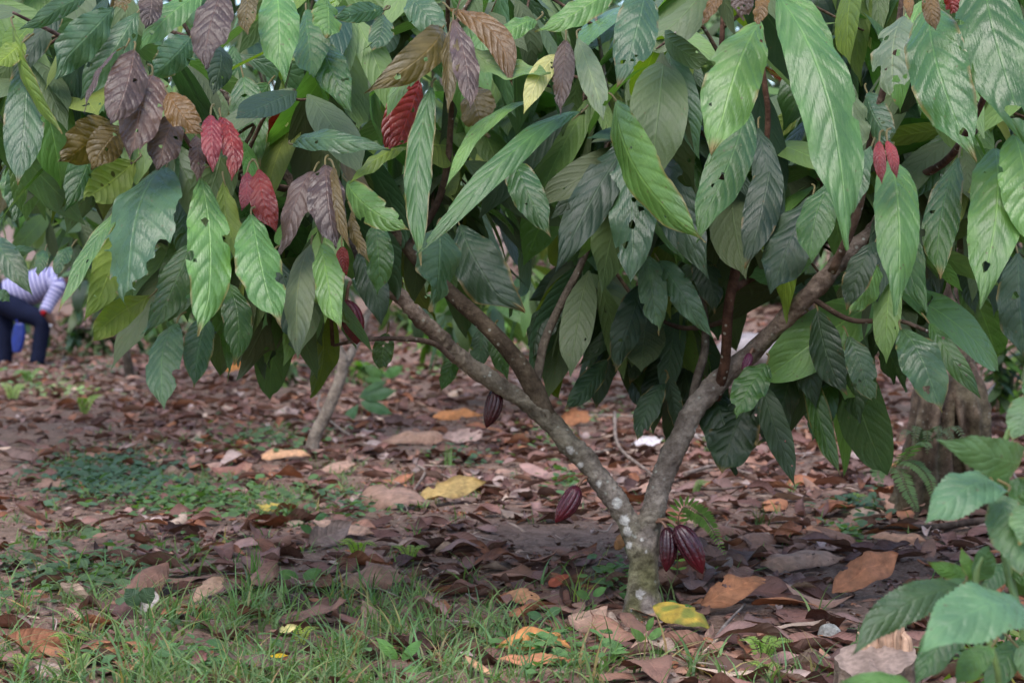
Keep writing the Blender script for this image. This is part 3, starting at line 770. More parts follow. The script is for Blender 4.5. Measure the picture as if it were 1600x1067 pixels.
def seg_dist(x, y, pl):
    best = np.full(len(x), 1e9)
    for a, b in zip(pl[:-1], pl[1:]):
        t = np.clip(((x - a[0]) * (b[0] - a[0]) + (y - a[1]) * (b[1] - a[1])) / ((b - a) @ (b - a)), 0, 1)
        best = np.minimum(best, np.hypot(x - a[0] - t * (b[0] - a[0]), y - a[1] - t * (b[1] - a[1])))
    return best
okm = np.ones(len(B), bool)
for f_ in np.linspace(0, 1, 6):                                  # leaves do not grow through or hang right before the stems
    q_ = B + nrm(D) * (L * f_)[:, None] + np.array([0, 0, -.16]) * (L * f_ * f_)[:, None] - CAMP
    dd_ = q_ @ FW; X_, Y_ = 800 + (q_ @ RT) / dd_ * FPX, 533.5 - (q_ @ UP) / dd_ * FPX
    okm &= ~((seg_dist(X_, Y_, STEMS[0][:8]) < 42) & (dd_ < D0 + .08) & (Y_ > 375))
    okm &= ~((seg_dist(X_, Y_, STEMS[1]) < 38) & (dd_ < D0 + .08) & (Y_ > 440))
    okm &= ~((X_ > 1425) & (X_ < 1570) & (Y_ > 560)) & ~((X_ < 112) & (Y_ > 400)) & ~((X_ > 1130) & (X_ < 1235) & (Y_ > 500) & (Y_ < 600))
B, D, N, L = B[okm], D[okm], N[okm], L[okm]
place(crown, TPL, B, D, N, L, leafcols(len(B), r, .008, .18), r)
o = crown.build('crown', M_LEAF, tree); o['kind'] = 'stuff'

# twigs that carry the clusters
allc = np.concatenate([cR[20:], cL[30:]] + BR)
for k in range(0, len(nodes), 3):
    nd = nodes[k]
    if k > 270: break
    dd = np.linalg.norm(allc - nd, axis=1) + 1.2 * np.maximum(0, allc[:, 2] - nd[2])
    a = allc[np.argmin(dd)]
    if np.linalg.norm(a - nd) > 1.1: continue
    m1 = (a + nd) / 2 + np.array([r.normal() * .04, r.normal() * .04, .08])
    mb = MB(); tube(mb, [a, m1, nd, nd + (nd - m1) * .25], [.006, .0045, .0035, .002], 6, 14, (.12, .08, .055, .8))
    mb.build('twig', M_BARK, tree)

# ------------------------------------------------------------------ cacao pods
def pod(px, py, tx, ty, w, d, label, col=(.034, .006, .012), tip=(.065, .005, .010), stalk=None):
    A, T = P(px, py, d), P(tx, ty, d - .02)
    L = np.linalg.norm(T - A); ax = (T - A) / L
    sx = nrm(np.cross(ax, [0, 1, 0])); sy = np.cross(sx, ax)
    R = w / 2 * d / FPX * 1.1
    nu, ns = 44, 100
    u = np.linspace(0, 1, nu + 1)[:, None]; th = np.arange(ns)[None] / ns * 2 * math.pi
    U_ = np.array([0, .04, .12, .25, .4, .55, .7, .82, .91, .96, 1.0]); W_ = np.array([.22, .5, .74, .93, 1.0, .97, .82, .6, .36, .22, .02])
    w_ = np.interp(u, U_, W_); w_ = (w_ + np.interp(u + .02, U_, W_) + np.interp(np.maximum(u - .02, 0), U_, W_)) / 3
    rg = np.abs(np.sin(th * 5 + .25)) ** .8
    rg2 = np.cos(th * 5 * 2 + .5) * .02
    bump = .07 * (vnoise(u * 40, th * 9) - .5) * rg
    rr = R * w_ * (1 - .2 * (1 - rg) * np.sin(np.pi * np.clip(u, 0, 1)) ** .5 + rg2 + bump)
    bend = (np.sin(np.pi * u) * .035 * L)
    pos = A + u[..., None] * L * ax + (rr * np.cos(th) + bend)[..., None] * sx + (rr * np.sin(th))[..., None] * sy
    i, j = np.meshgrid(np.arange(nu), np.arange(ns), indexing='ij'); k = (j + 1) % ns
    q = np.stack([i * ns + j, (i + 1) * ns + j, (i + 1) * ns + k, i * ns + k], -1).reshape(-1, 4)
    c0 = np.array(col) * (1 + .35 * (rg * 1.0 - .5))[..., None] * np.ones((nu + 1, 1, 1))
    mixt = sstep(.45, .95, u)[..., None]
    cc = c0 * (1 - mixt) + np.array(tip) * mixt
    cc = np.concatenate([cc, np.full(cc.shape[:2] + (1,), .3)], -1).reshape(-1, 4)
    mb = MB().add(pos, q, None, cc)
    o = mb.build('cacao_pod', M_POD, tree); o['label'] = label
    if stalk is not None:
        s = MB(); tube(s, [stalk, (stalk + A) / 2 + np.array([0, -.006, .008]), A + ax * .006], [.005, .0042, .0052], 8, 10, (.22, .12, .08, .6))
        s.build('stalk', M_STEM, o)
    return o
pod(1043, 824, 1041, 893, 28, D0 - .05, 'ridged dark purple pod hanging straight down beside the trunk', stalk=P(1026, 815, D0 - .03))
pod(1058, 821, 1098, 896, 36, D0 - .08, 'larger purple pod with crimson tip slanting away from the trunk', (.042, .007, .014), (.10, .005, .010), stalk=P(1028, 812, D0 - .03))
pod(903, 760, 868, 816, 30, D0 - .02, 'glossy maroon pod under the left stem', (.075, .01, .02), (.10, .007, .015), stalk=P(918, 745, D0 - .01))
pod(776, 608, 760, 668, 27, D0 + .02, 'dark pod hanging under the long left stem', (.045, .009, .012), (.05, .007, .01), stalk=P(783, 603, D0))
pod(1172, 552, 1160, 581, 14, D0 - .06, 'small purple pod on the right stem', (.11, .015, .05), (.09, .012, .03), stalk=P(1178, 548, D0 - .03))
pod(540, 470, 558, 538, 34, 4.95, 'deep red pod half hidden behind leaves', (.12, .008, .016), (.12, .008, .016), stalk=P(548, 440, 4.95))

# ------------------------------------------------------------------ other trees
def bg_tree(bx, by, tops, crownspec, label, w=(20, 16), colr=(.16, .13, .1, .8), size=(.22, .34), hi=False, young=.02, name='cacao_tree', seed=0, group=None, bright=.08):
    b = G(bx, by) if not hasattr(bx, 'shape') else bx
    d = float((b - CAMP) @ FW)
    t = thing(name, b, label, 'tree', group)
    r = np.random.default_rng(900 + seed)
    mb = MB(); ends = []
    main = tops[0]
    pts = [b - np.array([0, 0, .05])] + [P(x, y, d + dz) for x, y, dz in main]
    c = tube(mb, pts, [w[0] / 2 * d / FPX * 1.2] + list(np.linspace(w[0], w[1], len(main)) / 2 * d / FPX), 10, 40, colr, wob=.1, seed=seed)
    mb.build('trunk', M_BARK, t); ends.append(c)
    for br in tops[1:]:
        m2 = MB(); pp = [P(x, y, d + dz) for x, y, dz in br]
        c = tube(m2, pp, list(np.linspace(w[1], w[1] * .35, len(pp)) / 2 * d / FPX), 8, 26, colr, wob=.1, seed=seed + 5)
        m2.build('branch', M_BARK, t); ends.append(c)
    cr = MB(); nd = []
    for poly, d0, d1, n in crownspec:
        nd += sample(poly, d0, d1, n, r)
    nd = np.array(nd)
    B, D, N, L = clusters(nd, r, size=size)
    place(cr, TPL if hi else TLO, B, D, N, L, leafcols(len(B), r, young, bright), r)
    E = np.concatenate(ends)
    for k in range(0, len(nd), 2):
        a = E[np.argmin(np.linalg.norm(E - nd[k], axis=1))]
        if np.linalg.norm(a - nd[k]) < 2.2:
            tube(cr, [a, (a + nd[k]) / 2 + np.array([0, 0, .1]), nd[k]], [.009, .006, .003], 5, 8, (.1, .075, .055, .9))
    cr.build('crown', M_LEAF, t)
    return t

bg_tree(483, 708, [[(493, 680, 0), (515, 635, 0), (532, 590, 0), (537, 565, 0)], [(537, 568, 0), (524, 530, .05), (505, 480, .1), (470, 380, .2), (440, 250, .3)], [(536, 575, 0), (552, 545, .1), (570, 500, .3), (620, 400, .5), (660, 250, .8)]],
        [([(380, 120), (760, 120), (740, 330), (640, 400), (520, 440), (430, 400)], 9.0, 11.2, 46), ([(300, -300), (800, -300), (760, 120), (360, 120)], 9, 11.5, 40)],
        'slim cacao sapling with pale forked lichen trunk standing behind on the left', (21, 17), (.27, .23, .19, .8), hi=True, seed=1)
bg_tree(-130, 640, [[(-120, 560, 0), (-80, 420, 0), (-40, 300, 0)], [(-60, 340, 0), (60, 260, .2), (180, 180, .4)], [(-40, 300, 0), (0, 150, 0), (60, 0, 0)]],
        [([(-200, 60), (230, 60), (200, 330), (110, 375), (40, 365), (-200, 400)], 8.5, 12.5, 110), ([(-300, -400), (300, -400), (260, 60), (-300, 60)], 9.5, 12.5, 40)],
        'dark leafy cacao tree at the far left edge, hanging over the bending person', (30, 24), seed=2, young=.03)
bg_tree(205, 590, [[(196, 550, 0), (180, 500, 0), (190, 430, 0)], [(190, 440, 0), (150, 360, .3), (110, 280, .5)], [(190, 440, 0), (240, 340, .3), (290, 240, .5)]],
        [([(90, 300), (560, 260), (560, 440), (450, 490), (290, 500), (180, 470), (110, 440)], 13.5, 18, 110), ([(60, 0), (420, 0), (400, 280), (80, 300)], 15.5, 18.5, 50)],
        'thin dark cacao tree rooted behind the hanging left foliage near the person', (14, 11), (.06, .05, .04, .8), seed=3)
bg_tree(720, 580, [[(722, 540, 0), (735, 480, 0), (740, 430, 0)], [(738, 440, 0), (700, 360, .3), (660, 260, .5)], [(740, 430, 0), (800, 350, .3), (860, 240, .5)]],
        [([(600, 60), (960, 60), (960, 330), (880, 370), (760, 400), (620, 380)], 12, 15, 75), ([(520, -350), (1050, -350), (1000, 60), (560, 60)], 12, 15, 50), ([(640, 400), (850, 420), (840, 480), (700, 500)], 12, 14, 22)],
        'dense cacao tree in the middle distance behind the two left stems', (18, 14), (.1, .08, .065, .8), seed=4, bright=.22)
bg_tree(1290, 610, [[(1285, 560, 0), (1265, 490, 0), (1255, 430, 0)], [(1258, 440, 0), (1210, 350, .3), (1150, 220, .5)], [(1255, 430, 0), (1310, 350, .3), (1370, 240, .5)]],
        [([(980, 40), (1420, 40), (1420, 380), (1300, 410), (1100, 370), (980, 340)], 11.5, 14.5, 110), ([(950, -350), (1450, -350), (1450, 40), (950, 40)], 11.5, 14.5, 50)],
        'leafy cacao tree standing behind the right stem before the pale boulder', (17, 13), (.09, .075, .06, .8), seed=5, bright=.16)
bg_tree(1660, 660, [[(1650, 600, 0), (1640, 500, 0), (1620, 420, 0)], [(1630, 440, 0), (1560, 350, .3), (1480, 220, .5)], [(1620, 420, 0), (1660, 300, .3), (1700, 150, .5)]],
        [([(1380, 60), (1760, 60), (1760, 400), (1620, 440), (1520, 420), (1400, 380)], 9.5, 12, 70), ([(1350, -350), (1800, -350), (1760, 60), (1400, 60)], 9.5, 12, 40), ([(1530, 420), (1700, 420), (1700, 540), (1560, 520)], 9.5, 11.5, 10)],
        'cacao tree beyond the right edge whose leaves fill the upper right background', (26, 20), (.1, .08, .06, .8), seed=6, bright=.12)
k = 0
for (x, dd, hw) in [(-3.2, 24, 'behind the dark tree at the far left'), (-.9, 26, 'seen between the left hanging leaves'), (2.0, 30, 'high up the slope behind the middle'), (4.6, 28, 'up the slope above the pale boulder'), (8.0, 26, 'far up the slope at the right edge'), (-7.6, 27, 'far beyond the left edge'), (.6, 24, 'behind the dense middle tree')]:
    b = np.array([x, dd, float(gz(x, dd))]); px, py = toPx(b); s = FPX / dd; k += 1
    f = lambda dx, dz: (px + dx * s, py - dz * s, 0)
    W_ = 2.1 * s; top = py - 4.2 * s; lo = py - (.75 if x < 0 else .5) * s
    bg_tree(b, 0, [[f(0, .4), f(.1, .9), f(.05, 1.4)], [f(.05, 1.3), f(-.6, 2), f(-1.2, 2.8)], [f(.05, 1.4), f(.6, 2.1), f(1.1, 3)]],
            [([(px - W_, top), (px + W_, top), (px + W_, lo - .2 * s), (px + W_ * .4, lo), (px - W_ * .5, lo), (px - W_, lo - .3 * s)], dd - 1.6, dd + 1.6, 170)],
            'distant cacao tree ' + hw, (.11 * s, .08 * s), seed=20 + k, size=(.26, .44), group='cacao trees far up the plantation')

# ------------------------------------------------------------------ low plants in the middle distance
def bush(px, py, w, h, n, cols, label, size=(.12, .26), seed=0, cat='weed', name='bushy_weed', ratio=1.0):
    b = G(px, py); d = float((b - CAMP) @ FW); s = d / FPX
    t = thing(name, b, label, cat)
    r = np.random.default_rng(1500 + seed)
    sm = MB(); fm = MB(); B, D, N, L = [], [], [], []
    for k in range(max(4, n // 14)):
        e = b + np.array([r.normal() * w * s * .3, r.normal() * w * s * .25, h * s * r.uniform(.45, 1.0)])
        m = (b + e) / 2 + np.array([(e - b)[0] * .2, 0, .05])
        c = tube(sm, [b + np.array([(e - b)[0] * .2, 0, -.02]), m, e], [.006, .004, .002], 5, 10, (.09, .12, .04, .6))
        for i in range(14):
            f = r.uniform(.3, 1); p = c[int(f * 9)]; a = r.uniform(0, 6.28)
            B.append(p); D.append((math.cos(a), math.sin(a), r.uniform(-.9, .4))); N.append((math.cos(a) * .5 + r.normal() * .2, math.sin(a) * .5, .9)); L.append(r.uniform(*size))
    C = np.array([(*(np.array(cols[r.integers(0, len(cols))]) * r.uniform(.75, 1.3)), .42) for _ in B])
    sm.build('stem', M_STEM, t)
    place(fm, TLO, *map(np.array, (B, D, N, L)), C, r)
    fm.build('foliage', M_LEAF, t)
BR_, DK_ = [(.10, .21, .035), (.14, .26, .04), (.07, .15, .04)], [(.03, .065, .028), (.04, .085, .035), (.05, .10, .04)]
bush(690, 575, 120, 95, 80, BR_, 'bright green weed behind the long left stem', seed=1)
bush(790, 560, 130, 110, 90, BR_, 'bright yellow green weed seen between the two left stems', seed=2)
bush(900, 552, 120, 80, 70, BR_ + DK_, 'mixed green weed right of the bright yellow green one', seed=3)
bush(560, 600, 50, 40, 24, BR_, 'small fresh weed behind the sapling fork', seed=4)
bush(1320, 560, 130, 90, 80, BR_ + DK_, 'weed under the right stem beside the pale boulder', seed=5)
bush(1560, 655, 120, 150, 90, BR_ + DK_ + DK_, 'narrow leaved green sapling right of the old split trunk', (.14, .26), 6, 'sapling', 'leafy_sapling')
bush(1620, 640, 90, 190, 90, DK_ + BR_, 'dark green sapling cut by the right edge above the shrub', (.14, .26), 7, 'sapling', 'leafy_sapling')
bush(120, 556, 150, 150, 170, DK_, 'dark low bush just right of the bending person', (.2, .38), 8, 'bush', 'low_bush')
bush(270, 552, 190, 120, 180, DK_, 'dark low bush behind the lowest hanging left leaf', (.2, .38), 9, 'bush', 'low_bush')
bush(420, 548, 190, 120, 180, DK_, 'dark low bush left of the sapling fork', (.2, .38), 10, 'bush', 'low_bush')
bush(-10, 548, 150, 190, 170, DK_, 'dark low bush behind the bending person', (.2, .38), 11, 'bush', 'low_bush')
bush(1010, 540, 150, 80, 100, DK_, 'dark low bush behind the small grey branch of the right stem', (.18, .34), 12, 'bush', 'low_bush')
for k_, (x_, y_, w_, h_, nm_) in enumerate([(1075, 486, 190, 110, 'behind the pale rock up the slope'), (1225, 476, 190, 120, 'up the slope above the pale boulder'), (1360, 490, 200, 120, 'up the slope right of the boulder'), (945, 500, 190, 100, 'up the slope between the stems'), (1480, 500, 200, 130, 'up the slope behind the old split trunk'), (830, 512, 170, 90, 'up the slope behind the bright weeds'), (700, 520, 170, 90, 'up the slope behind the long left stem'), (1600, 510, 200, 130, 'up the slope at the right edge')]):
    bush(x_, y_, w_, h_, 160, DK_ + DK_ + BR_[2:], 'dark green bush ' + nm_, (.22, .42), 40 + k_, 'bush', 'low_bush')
bush(445, 605, 40, 80, 22, BR_ + DK_, 'slender green shoot left of the sapling trunk', (.1, .2), 13, 'weed')

# far-off wood that closes the view
def far_wood():
    r = np.random.default_rng(5); mb = MB()
    n = 9000
    x = r.uniform(-30, 30, n); y = r.uniform(36, 46, n)
    z = gz(x, y) + r.uniform(.1, 1, n) ** .8 * 11
    B = np.stack([x, y, z], 1); a = r.uniform(0, 6.28, n)
    D = np.stack([np.cos(a) * .7, np.sin(a) * .7, -r.uniform(.3, 1, n)], 1)
    N = np.stack([np.cos(a) * .6, np.sin(a) * .6 - .5, np.full(n, .8)], 1)
    place(mb, TLO, B, D, N, r.uniform(.5, 1.2, n), leafcols(n, r, 0, .15), r)
    n = 5200                                                     # unseen ring of leaves added round the camera to block low sky light
    a = r.uniform(math.radians(25), math.radians(335), n); rad = r.uniform(15, 19, n)
    x, y = np.sin(a) * rad, np.cos(a) * rad
    ok = ~((y > 2) & (np.abs(x) < .55 * y + 1.5)); x, y, a = x[ok], y[ok], a[ok]; n = len(x)
    B = np.stack([x, y, r.uniform(.0, 1, n) ** .9 * 8.5], 1); a2 = r.uniform(0, 6.28, n)
    D = np.stack([np.cos(a2) * .7, np.sin(a2) * .7, -r.uniform(.3, 1, n)], 1)
    place(mb, TLO, B, D, np.stack([np.cos(a2) * .6 - np.sin(a) * .6, np.sin(a2) * .6 - np.cos(a) * .6, np.full(n, .8)], 1), r.uniform(.7, 1.5, n), leafcols(n, r, 0, .1), r)
    tag(mb.build('forest', M_LEAF), 'far-off wood closing the view behind the plantation, with an added unseen ring round the camera', 'forest', kind='stuff')
far_wood()

# ------------------------------------------------------------------ old trunk with ferns on the right
def old_trunk():
    b = G(1490, 800); d = float((b - CAMP) @ FW)
    t = thing('old_tree', b, 'thick split old trunk with rough bark and ferns at its foot, behind the leafy shrub', 'tree')
    def stem(pts, ws, seed, name, n=70, ns=48):
        mb = MB(); P_ = [P(x, y, d + z) for x, y, z in pts]
        c = catmull(P_, n); r_ = np.interp(np.linspace(0, 1, n), np.linspace(0, 1, len(ws)), ws) / 2 * d / FPX
        th = np.arange(ns) / ns * 6.283
        uu = np.arange(n)[:, None]
        rdg = .16 * np.sin(th * 9 + seed + .05 * uu + 1.2 * np.sin(uu * .06)) + .4 * (vnoise(th * 3 + seed * 7 + uu * 0, uu * .10) - .5) + .22 * (vnoise(th * 9, uu * .35 + seed) - .5)
        R = r_[:, None] * (1 + rdg)
        v = c[:, None] + R[..., None] * (np.cos(th)[None, :, None] * RT + np.sin(th)[None, :, None] * np.array([0, 1., 0]))
        i, j = np.meshgrid(np.arange(n - 1), np.arange(ns), indexing='ij'); k = (j + 1) % ns
        q = np.stack([i * ns + j, i * ns + k, (i + 1) * ns + k, (i + 1) * ns + j], -1).reshape(-1, 4)
        cc = np.array([.15, .112, .083]) * np.clip(.75 + 1.6 * (rdg + .05), .15, 1.9)[..., None]  # hollows darker, ridges lighter: crevice shade put into the bark colour
        mo = sstep(.45, .8, vnoise(th[None] * 2 + seed, uu * .12))[..., None] * .6
        cc = cc * (1 - mo) + np.array([.13, .12, .075]) * mo
        mb.add(v, q, None, np.concatenate([cc, np.full(cc.shape[:2] + (1,), .9)], -1).reshape(-1, 4))
        return mb.build(name, M_OLD, t)
    stem([(1438, 830, .05), (1444, 770, .02), (1450, 700, 0), (1462, 620, 0), (1480, 540, .05), (1490, 430, .1), (1500, 250, .2), (1490, 0, .3), (1480, -200, .3)], [100, 84, 76, 70, 66, 60, 55, 50, 40], 1, 'trunk')
    stem([(1525, 815, .1), (1520, 760, .05), (1512, 700, 0), (1505, 640, -.02), (1500, 590, 0), (1496, 540, .06)], [76, 66, 66, 70, 56, 26], 4, 'trunk')
    r = np.random.default_rng(55); cr = MB()
    nd = np.array(sample([(1300, -400), (1700, -400), (1700, -100), (1300, -100)], d - 1, d + 1, 40, r))
    B, D, N, L = clusters(nd, r); place(cr, TLO, B, D, N, L, leafcols(len(B), r), r)
    cr.build('crown', M_LEAF, t)
    return d
OD = old_trunk()

# ------------------------------------------------------------------ ferns
def frond(mb, pts, n, wl, col, lobe=.32, r=rng, up=None):
    """a fern frond: a midrib with narrow leaflets on both sides"""
    c = catmull(pts, n * 2 + 2)
    tube(mb, pts, [.0016, .0012, .0006], 5, 14, (.10, .12, .04, .5), cap=False)
    tg = nrm(np.gradient(c, axis=0))
    upv = np.array([0, -.45, 1.0]) if up is None else up
    for i in range(2, 2 * n + 1):
        f = i / (2 * n + 2)
        ln = wl * math.sin(math.pi * min(1, .12 + f * .88)) ** .6 * (1.05 - .55 * f)
        s = np.cross(tg[i], upv); s = nrm(s)
        for sg in (-1, 1):
            dr = nrm(s * sg + tg[i] * .35 + r.normal(size=3) * .06 - np.array([0, 0, .15]))
            wd = ln * lobe
            a, b_ = c[i], c[i] + dr * ln
            nn = nrm(np.cross(dr, tg[i])) * sg
            wv = np.cross(nn, dr) * wd * .5
            m1, m2 = a + dr * ln * .3, a + dr * ln * .7
            v = [a, m1 + wv, m1 - wv, m2 + wv * .85, m2 - wv * .85, b_]
            cl = np.array(col) * r.uniform(.85, 1.2)
            mb.add(v, [[1, 3, 4, 2]], [[0, .5], [.3, 1], [.3, 0], [.7, 1], [.7, 0], [1, .5]], np.append(cl, .5), [[0, 1, 2], [3, 5, 4]])
def fern(label, fronds, group=None, col=(.11, .22, .05), name='fern', up=None, lobe=.32):
    P0 = fronds[0][0][0]
    t = thing(name, P0, label, 'fern', group)
    for pts, n, wl in fronds:
        mb = MB(); frond(mb, pts, n, wl, col, lobe, up=up); mb.build('frond', M_WEED, t)
    return t
FD = float((G(1058, 915) - CAMP) @ FW)
fern('single bright fern frond arching beside the purple pods', [([G(1058, 915), P(1062, 800, FD), P(1092, 802, FD - .02), P(1112, 825, FD - .04), P(1134, 868, FD - .06)], 19, .044)], col=(.17, .31, .07), up=np.array([0, -1., .3]), lobe=.26)
d_ = OD - .35
fern('dark green fern with drooping fronds at the foot of the old split trunk', [
    ([P(1395, 728, d_ + .15), P(1420, 720, d_), P(1450, 745, d_ - .05), P(1462, 790, d_ - .1)], 15, .05),
    ([P(1395, 728, d_ + .15), P(1405, 735, d_), P(1420, 770, d_ - .1), P(1435, 800, d_ - .15)], 14, .05),
    ([P(1395, 728, d_ + .15), P(1380, 728, d_), P(1372, 740, d_ - .05), P(1378, 760, d_ - .1)], 12, .045),
    ([P(1400, 728, d_ + .15), P(1425, 700, d_), P(1440, 690, d_ - .05), P(1455, 700, d_ - .1)], 12, .05)], col=(.07, .15, .05))
fern('small bluish fern tuft growing on the old trunk bark', [([P(1440, 700, OD - .12), P(1420 + 14 * i, 672 - 6 * (i % 2), OD - .2), P(1405 + 22 * i, 690 + 10 * (i % 3), OD - .25)], 9, .03) for i in range(6)], col=(.05, .09, .06))
def small_fern(px, py, label, n=4, h=45, col=(.15, .27, .045), seed=0):
    r = np.random.default_rng(seed + 31); b = G(px, py); s = float((b - CAMP) @ FW) / FPX
    fr = []
    for i in range(n):
        a = r.uniform(0, 6.28); o = np.array([math.cos(a), math.sin(a), 0]) * h * s
        fr.append(([b, b + o * .4 + np.array([0, 0, h * s * .8]), b + o * 1.0 + np.array([0, 0, h * s * r.uniform(.6, 1.0)])], 9, h * s * .3))
    return fern(label, fr, col=col)
small_fern(1192, 1040, 'bright green fern seedling at the lower edge left of the cut stump', 5, 48, seed=1)
small_fern(560, 875, 'yellow green fern sprig among dry leaves below the sapling', 4, 36, (.22, .34, .04), 2)
small_fern(640, 880, 'second yellow green fern sprig, nearer the bare soil patch', 4, 30, (.2, .32, .05), 3)
small_fern(470, 1010, 'yellowish fern sprig in the grass above the pale yellow leaf', 3, 34, (.25, .33, .04), 4)
small_fern(1335, 792, 'tiny fern sprig under the shade left of the old trunk', 3, 24, (.15, .27, .05), 5)
small_fern(30, 1055, 'pale green sprig at the bottom left corner', 3, 36, (.16, .28, .06), 6)
small_fern(110, 1020, 'bright sprig in the grass near the bottom left', 3, 36, (.16, .29, .06), 7)
small_fern(125, 1050, 'leafy sprig just below the bright one at the bottom left', 4, 32, (.14, .26, .06), 8)
small_fern(1195, 1058, 'lowest fern sprig beside the cut stump', 4, 28, (.18, .3, .05), 9)
small_fern(1085, 705 + 70, 'faint fern sprig in the shade right of the right stem', 3, 26, (.1, .18, .05), 10)
small_fern(130, 650, 'yellow green weed sprig on the path edge below the person', 4, 34, (.2, .32, .06), 11)
small_fern(45, 600, 'leafy weed at the feet of the person', 4, 26, (.12, .24, .07), 12)
small_fern(20, 628, 'pale weed in front of the feet of the person', 5, 30, (.24, .34, .12), 13)

# ------------------------------------------------------------------ person far left
def person():
    d = 20.0
    t = thing('person', P(30, 578, d), 'person bending forward in a striped shirt and dark trousers, one hand reaching to the ground', 'person')
    q_ = lambda x, y, z=0: P(x, y, d + z)
    b = MB()
    tube(b, [q_(2, 466), q_(30, 458), q_(62, 446), q_(88, 440), q_(97, 440)], [.13, .145, .15, .13, .07], 16, 24)
    tube(b, [q_(93, 440), q_(104, 441), q_(112, 444)], [.06, .055, .06], 12, 8)
    # head with brow, nose and chin
    tube(b, [q_(108, 430), q_(113, 436), q_(118, 446), q_(119, 456), q_(116, 462)], [.055, .092, .096, .075, .045], 16, 20)
    tube(b, [q_(131, 446), q_(134, 451), q_(131, 454)], [.012, .017, .012], 8, 6)
    tube(b, [q_(114, 449, -.095), q_(117, 452, -.1)], [.018, .014], 8, 4)
    for s in (-1, 1):
        z = .17 * s
        ex = -.10 if s < 0 else .05
        tube(b, [q_(86, 441, z * .8), q_(90, 448, z), q_(80, 468, z * 1.1 + ex * .3), q_(71, 487, z * 1.1 + ex)], [.055, .058, .05, .042], 12, 14)
        tube(b, [q_(71, 487, z * 1.1 + ex), q_(79, 499, z + ex), q_(86, 509, z * .9 + ex)], [.042, .038, .028], 12, 10)
        tube(b, [q_(86, 509, z * .9 + ex), q_(92, 514, z * .9 + ex), q_(96, 517, z * .9 + ex)], [.026, .034, .034], 10, 8)
        for k in range(4):
            y0 = (k - 1.5) * .019
            ln = (.9, 1.08, 1.0, .8)[k]
            h = q_(96, 516.5, z * .9 + ex) + np.array([0, y0, 0])
            tube(b, [h, h + np.array([.035 * ln, y0 * .15, -.012]), h + np.array([.062 * ln, y0 * .2, -.038])], [.0095, .009, .007], 7, 7)
        h = q_(90, 513, z * .9 + ex) + np.array([0, -.028, 0])
        tube(b, [h, h + np.array([.03, -.022, -.02]), h + np.array([.058, -.02, -.035])], [.011, .01, .008], 7, 7)
    legs = [[q_(6, 470, -.1), q_(34, 487, -.12), q_(64, 503, -.12), q_(62, 540, -.1), q_(58, 570, -.1)], [q_(2, 470, .1), q_(4, 500, .1), q_(9, 524, .08), q_(8, 555, .1), q_(5, 580, .1)]]
    for l in legs:
        tube(b, l, [.10, .085, .068, .06, .045], 14, 26)
        f = l[-1]
        tube(b, [f + np.array([-.04, 0, -.01]), f + np.array([.07, 0, -.035]), f + np.array([.17, 0, -.045])], [.04, .042, .03], 10, 10)
    v, q, t3 = remeshed(b, .011, 'body')
    MB().add(v, q, None, (.09, .045, .03, .5), t3).build('body', M_SKIN, t)
    # shirt, trousers, hair, shoes
    s_ = MB()
    tube(s_, [q_(12, 462), q_(32, 456), q_(62, 445), q_(84, 440), q_(96, 440)], [.165, .172, .172, .155, .085], 18, 26, wob=.05)
    for s in (-1, 1):
        z = .17 * s; ex = -.10 if s < 0 else .05
        tube(s_, [q_(82, 440, z * .7), q_(91, 447, z), q_(80, 468, z * 1.1 + ex * .3), q_(70, 488, z * 1.1 + ex)], [.08, .08, .068, .062], 14, 18, wob=.06, seed=3)
    s_.build('shirt', M_SHIRT, t)
    tr = MB()
    tube(tr, [q_(-6, 468), q_(6, 466), q_(20, 462)], [.15, .165, .16], 16, 12, (.010, .013, .032, .9))
    for l in legs:
        l2 = l[:-1] + [l[-1] + np.array([0, 0, .02])]
        tube(tr, l2, [.135, .115, .088, .08, .075], 14, 28, (.010, .013, .032, .9), wob=.07, seed=5)
    tr.build('trousers', M_CLOTH, t)
    h = MB()
    tube(h, [q_(101, 432), q_(106, 428), q_(113, 429), q_(119, 434)], [.05, .085, .088, .06], 14, 14, (.012, .010, .009, .6), wob=.08)
    h.build('hair', M_HAIR, t)
    for l in legs:
        f = l[-1]; sh = MB()
        tube(sh, [f + np.array([-.06, 0, -.02]), f + np.array([.0, 0, -.02]), f + np.array([.09, 0, -.04]), f + np.array([.19, 0, -.05])], [.04, .056, .052, .034], 12, 14, (.015, .014, .014, .6))
        sh.build('shoe', M_CLOTH, t)
    w = MB(); zx = -.17 * 1.1 - .10
    tube(w, [q_(66, 487, zx - .03), q_(70, 491, zx - .05)], [.026, .029], 10, 6, (.22, .008, .012, .5)); w.build('red_wristband', M_CLOTH, t)
    w = MB(); tube(w, [q_(80, 505, -.25), q_(84, 508, -.25)], [.036, .036], 12, 4, (.6, .6, .65, .5)); w.build('pale_cuff', M_CLOTH, t)
    # blue bag hanging at the thigh
    bag = MB()
    nu, ns = 16, 18; u = np.linspace(0, 1, nu)[:, None]; th = np.arange(ns)[None] / ns * 6.283
    c0 = q_(31, 505, -.2); hh = .30
    wx = .055 * (.75 + .5 * np.sin(np.pi * u ** .8)) ; wy = .04 * (.6 + .6 * u)
    sq = lambda a: np.sign(a) * np.abs(a) ** .6
    V = np.stack([c0[0] + wx * sq(np.cos(th)) - .03 * u, c0[1] + wy * sq(np.sin(th)), c0[2] - hh * u + 0 * th], -1)
    i, j = np.meshgrid(np.arange(nu - 1), np.arange(ns), indexing='ij'); k = (j + 1) % ns
    bq = np.stack([i * ns + j, (i + 1) * ns + j, (i + 1) * ns + k, i * ns + k], -1).reshape(-1, 4)
    V = V.reshape(-1, 3)
    top = V[:ns].mean(0); bot = V[-ns:].mean(0)
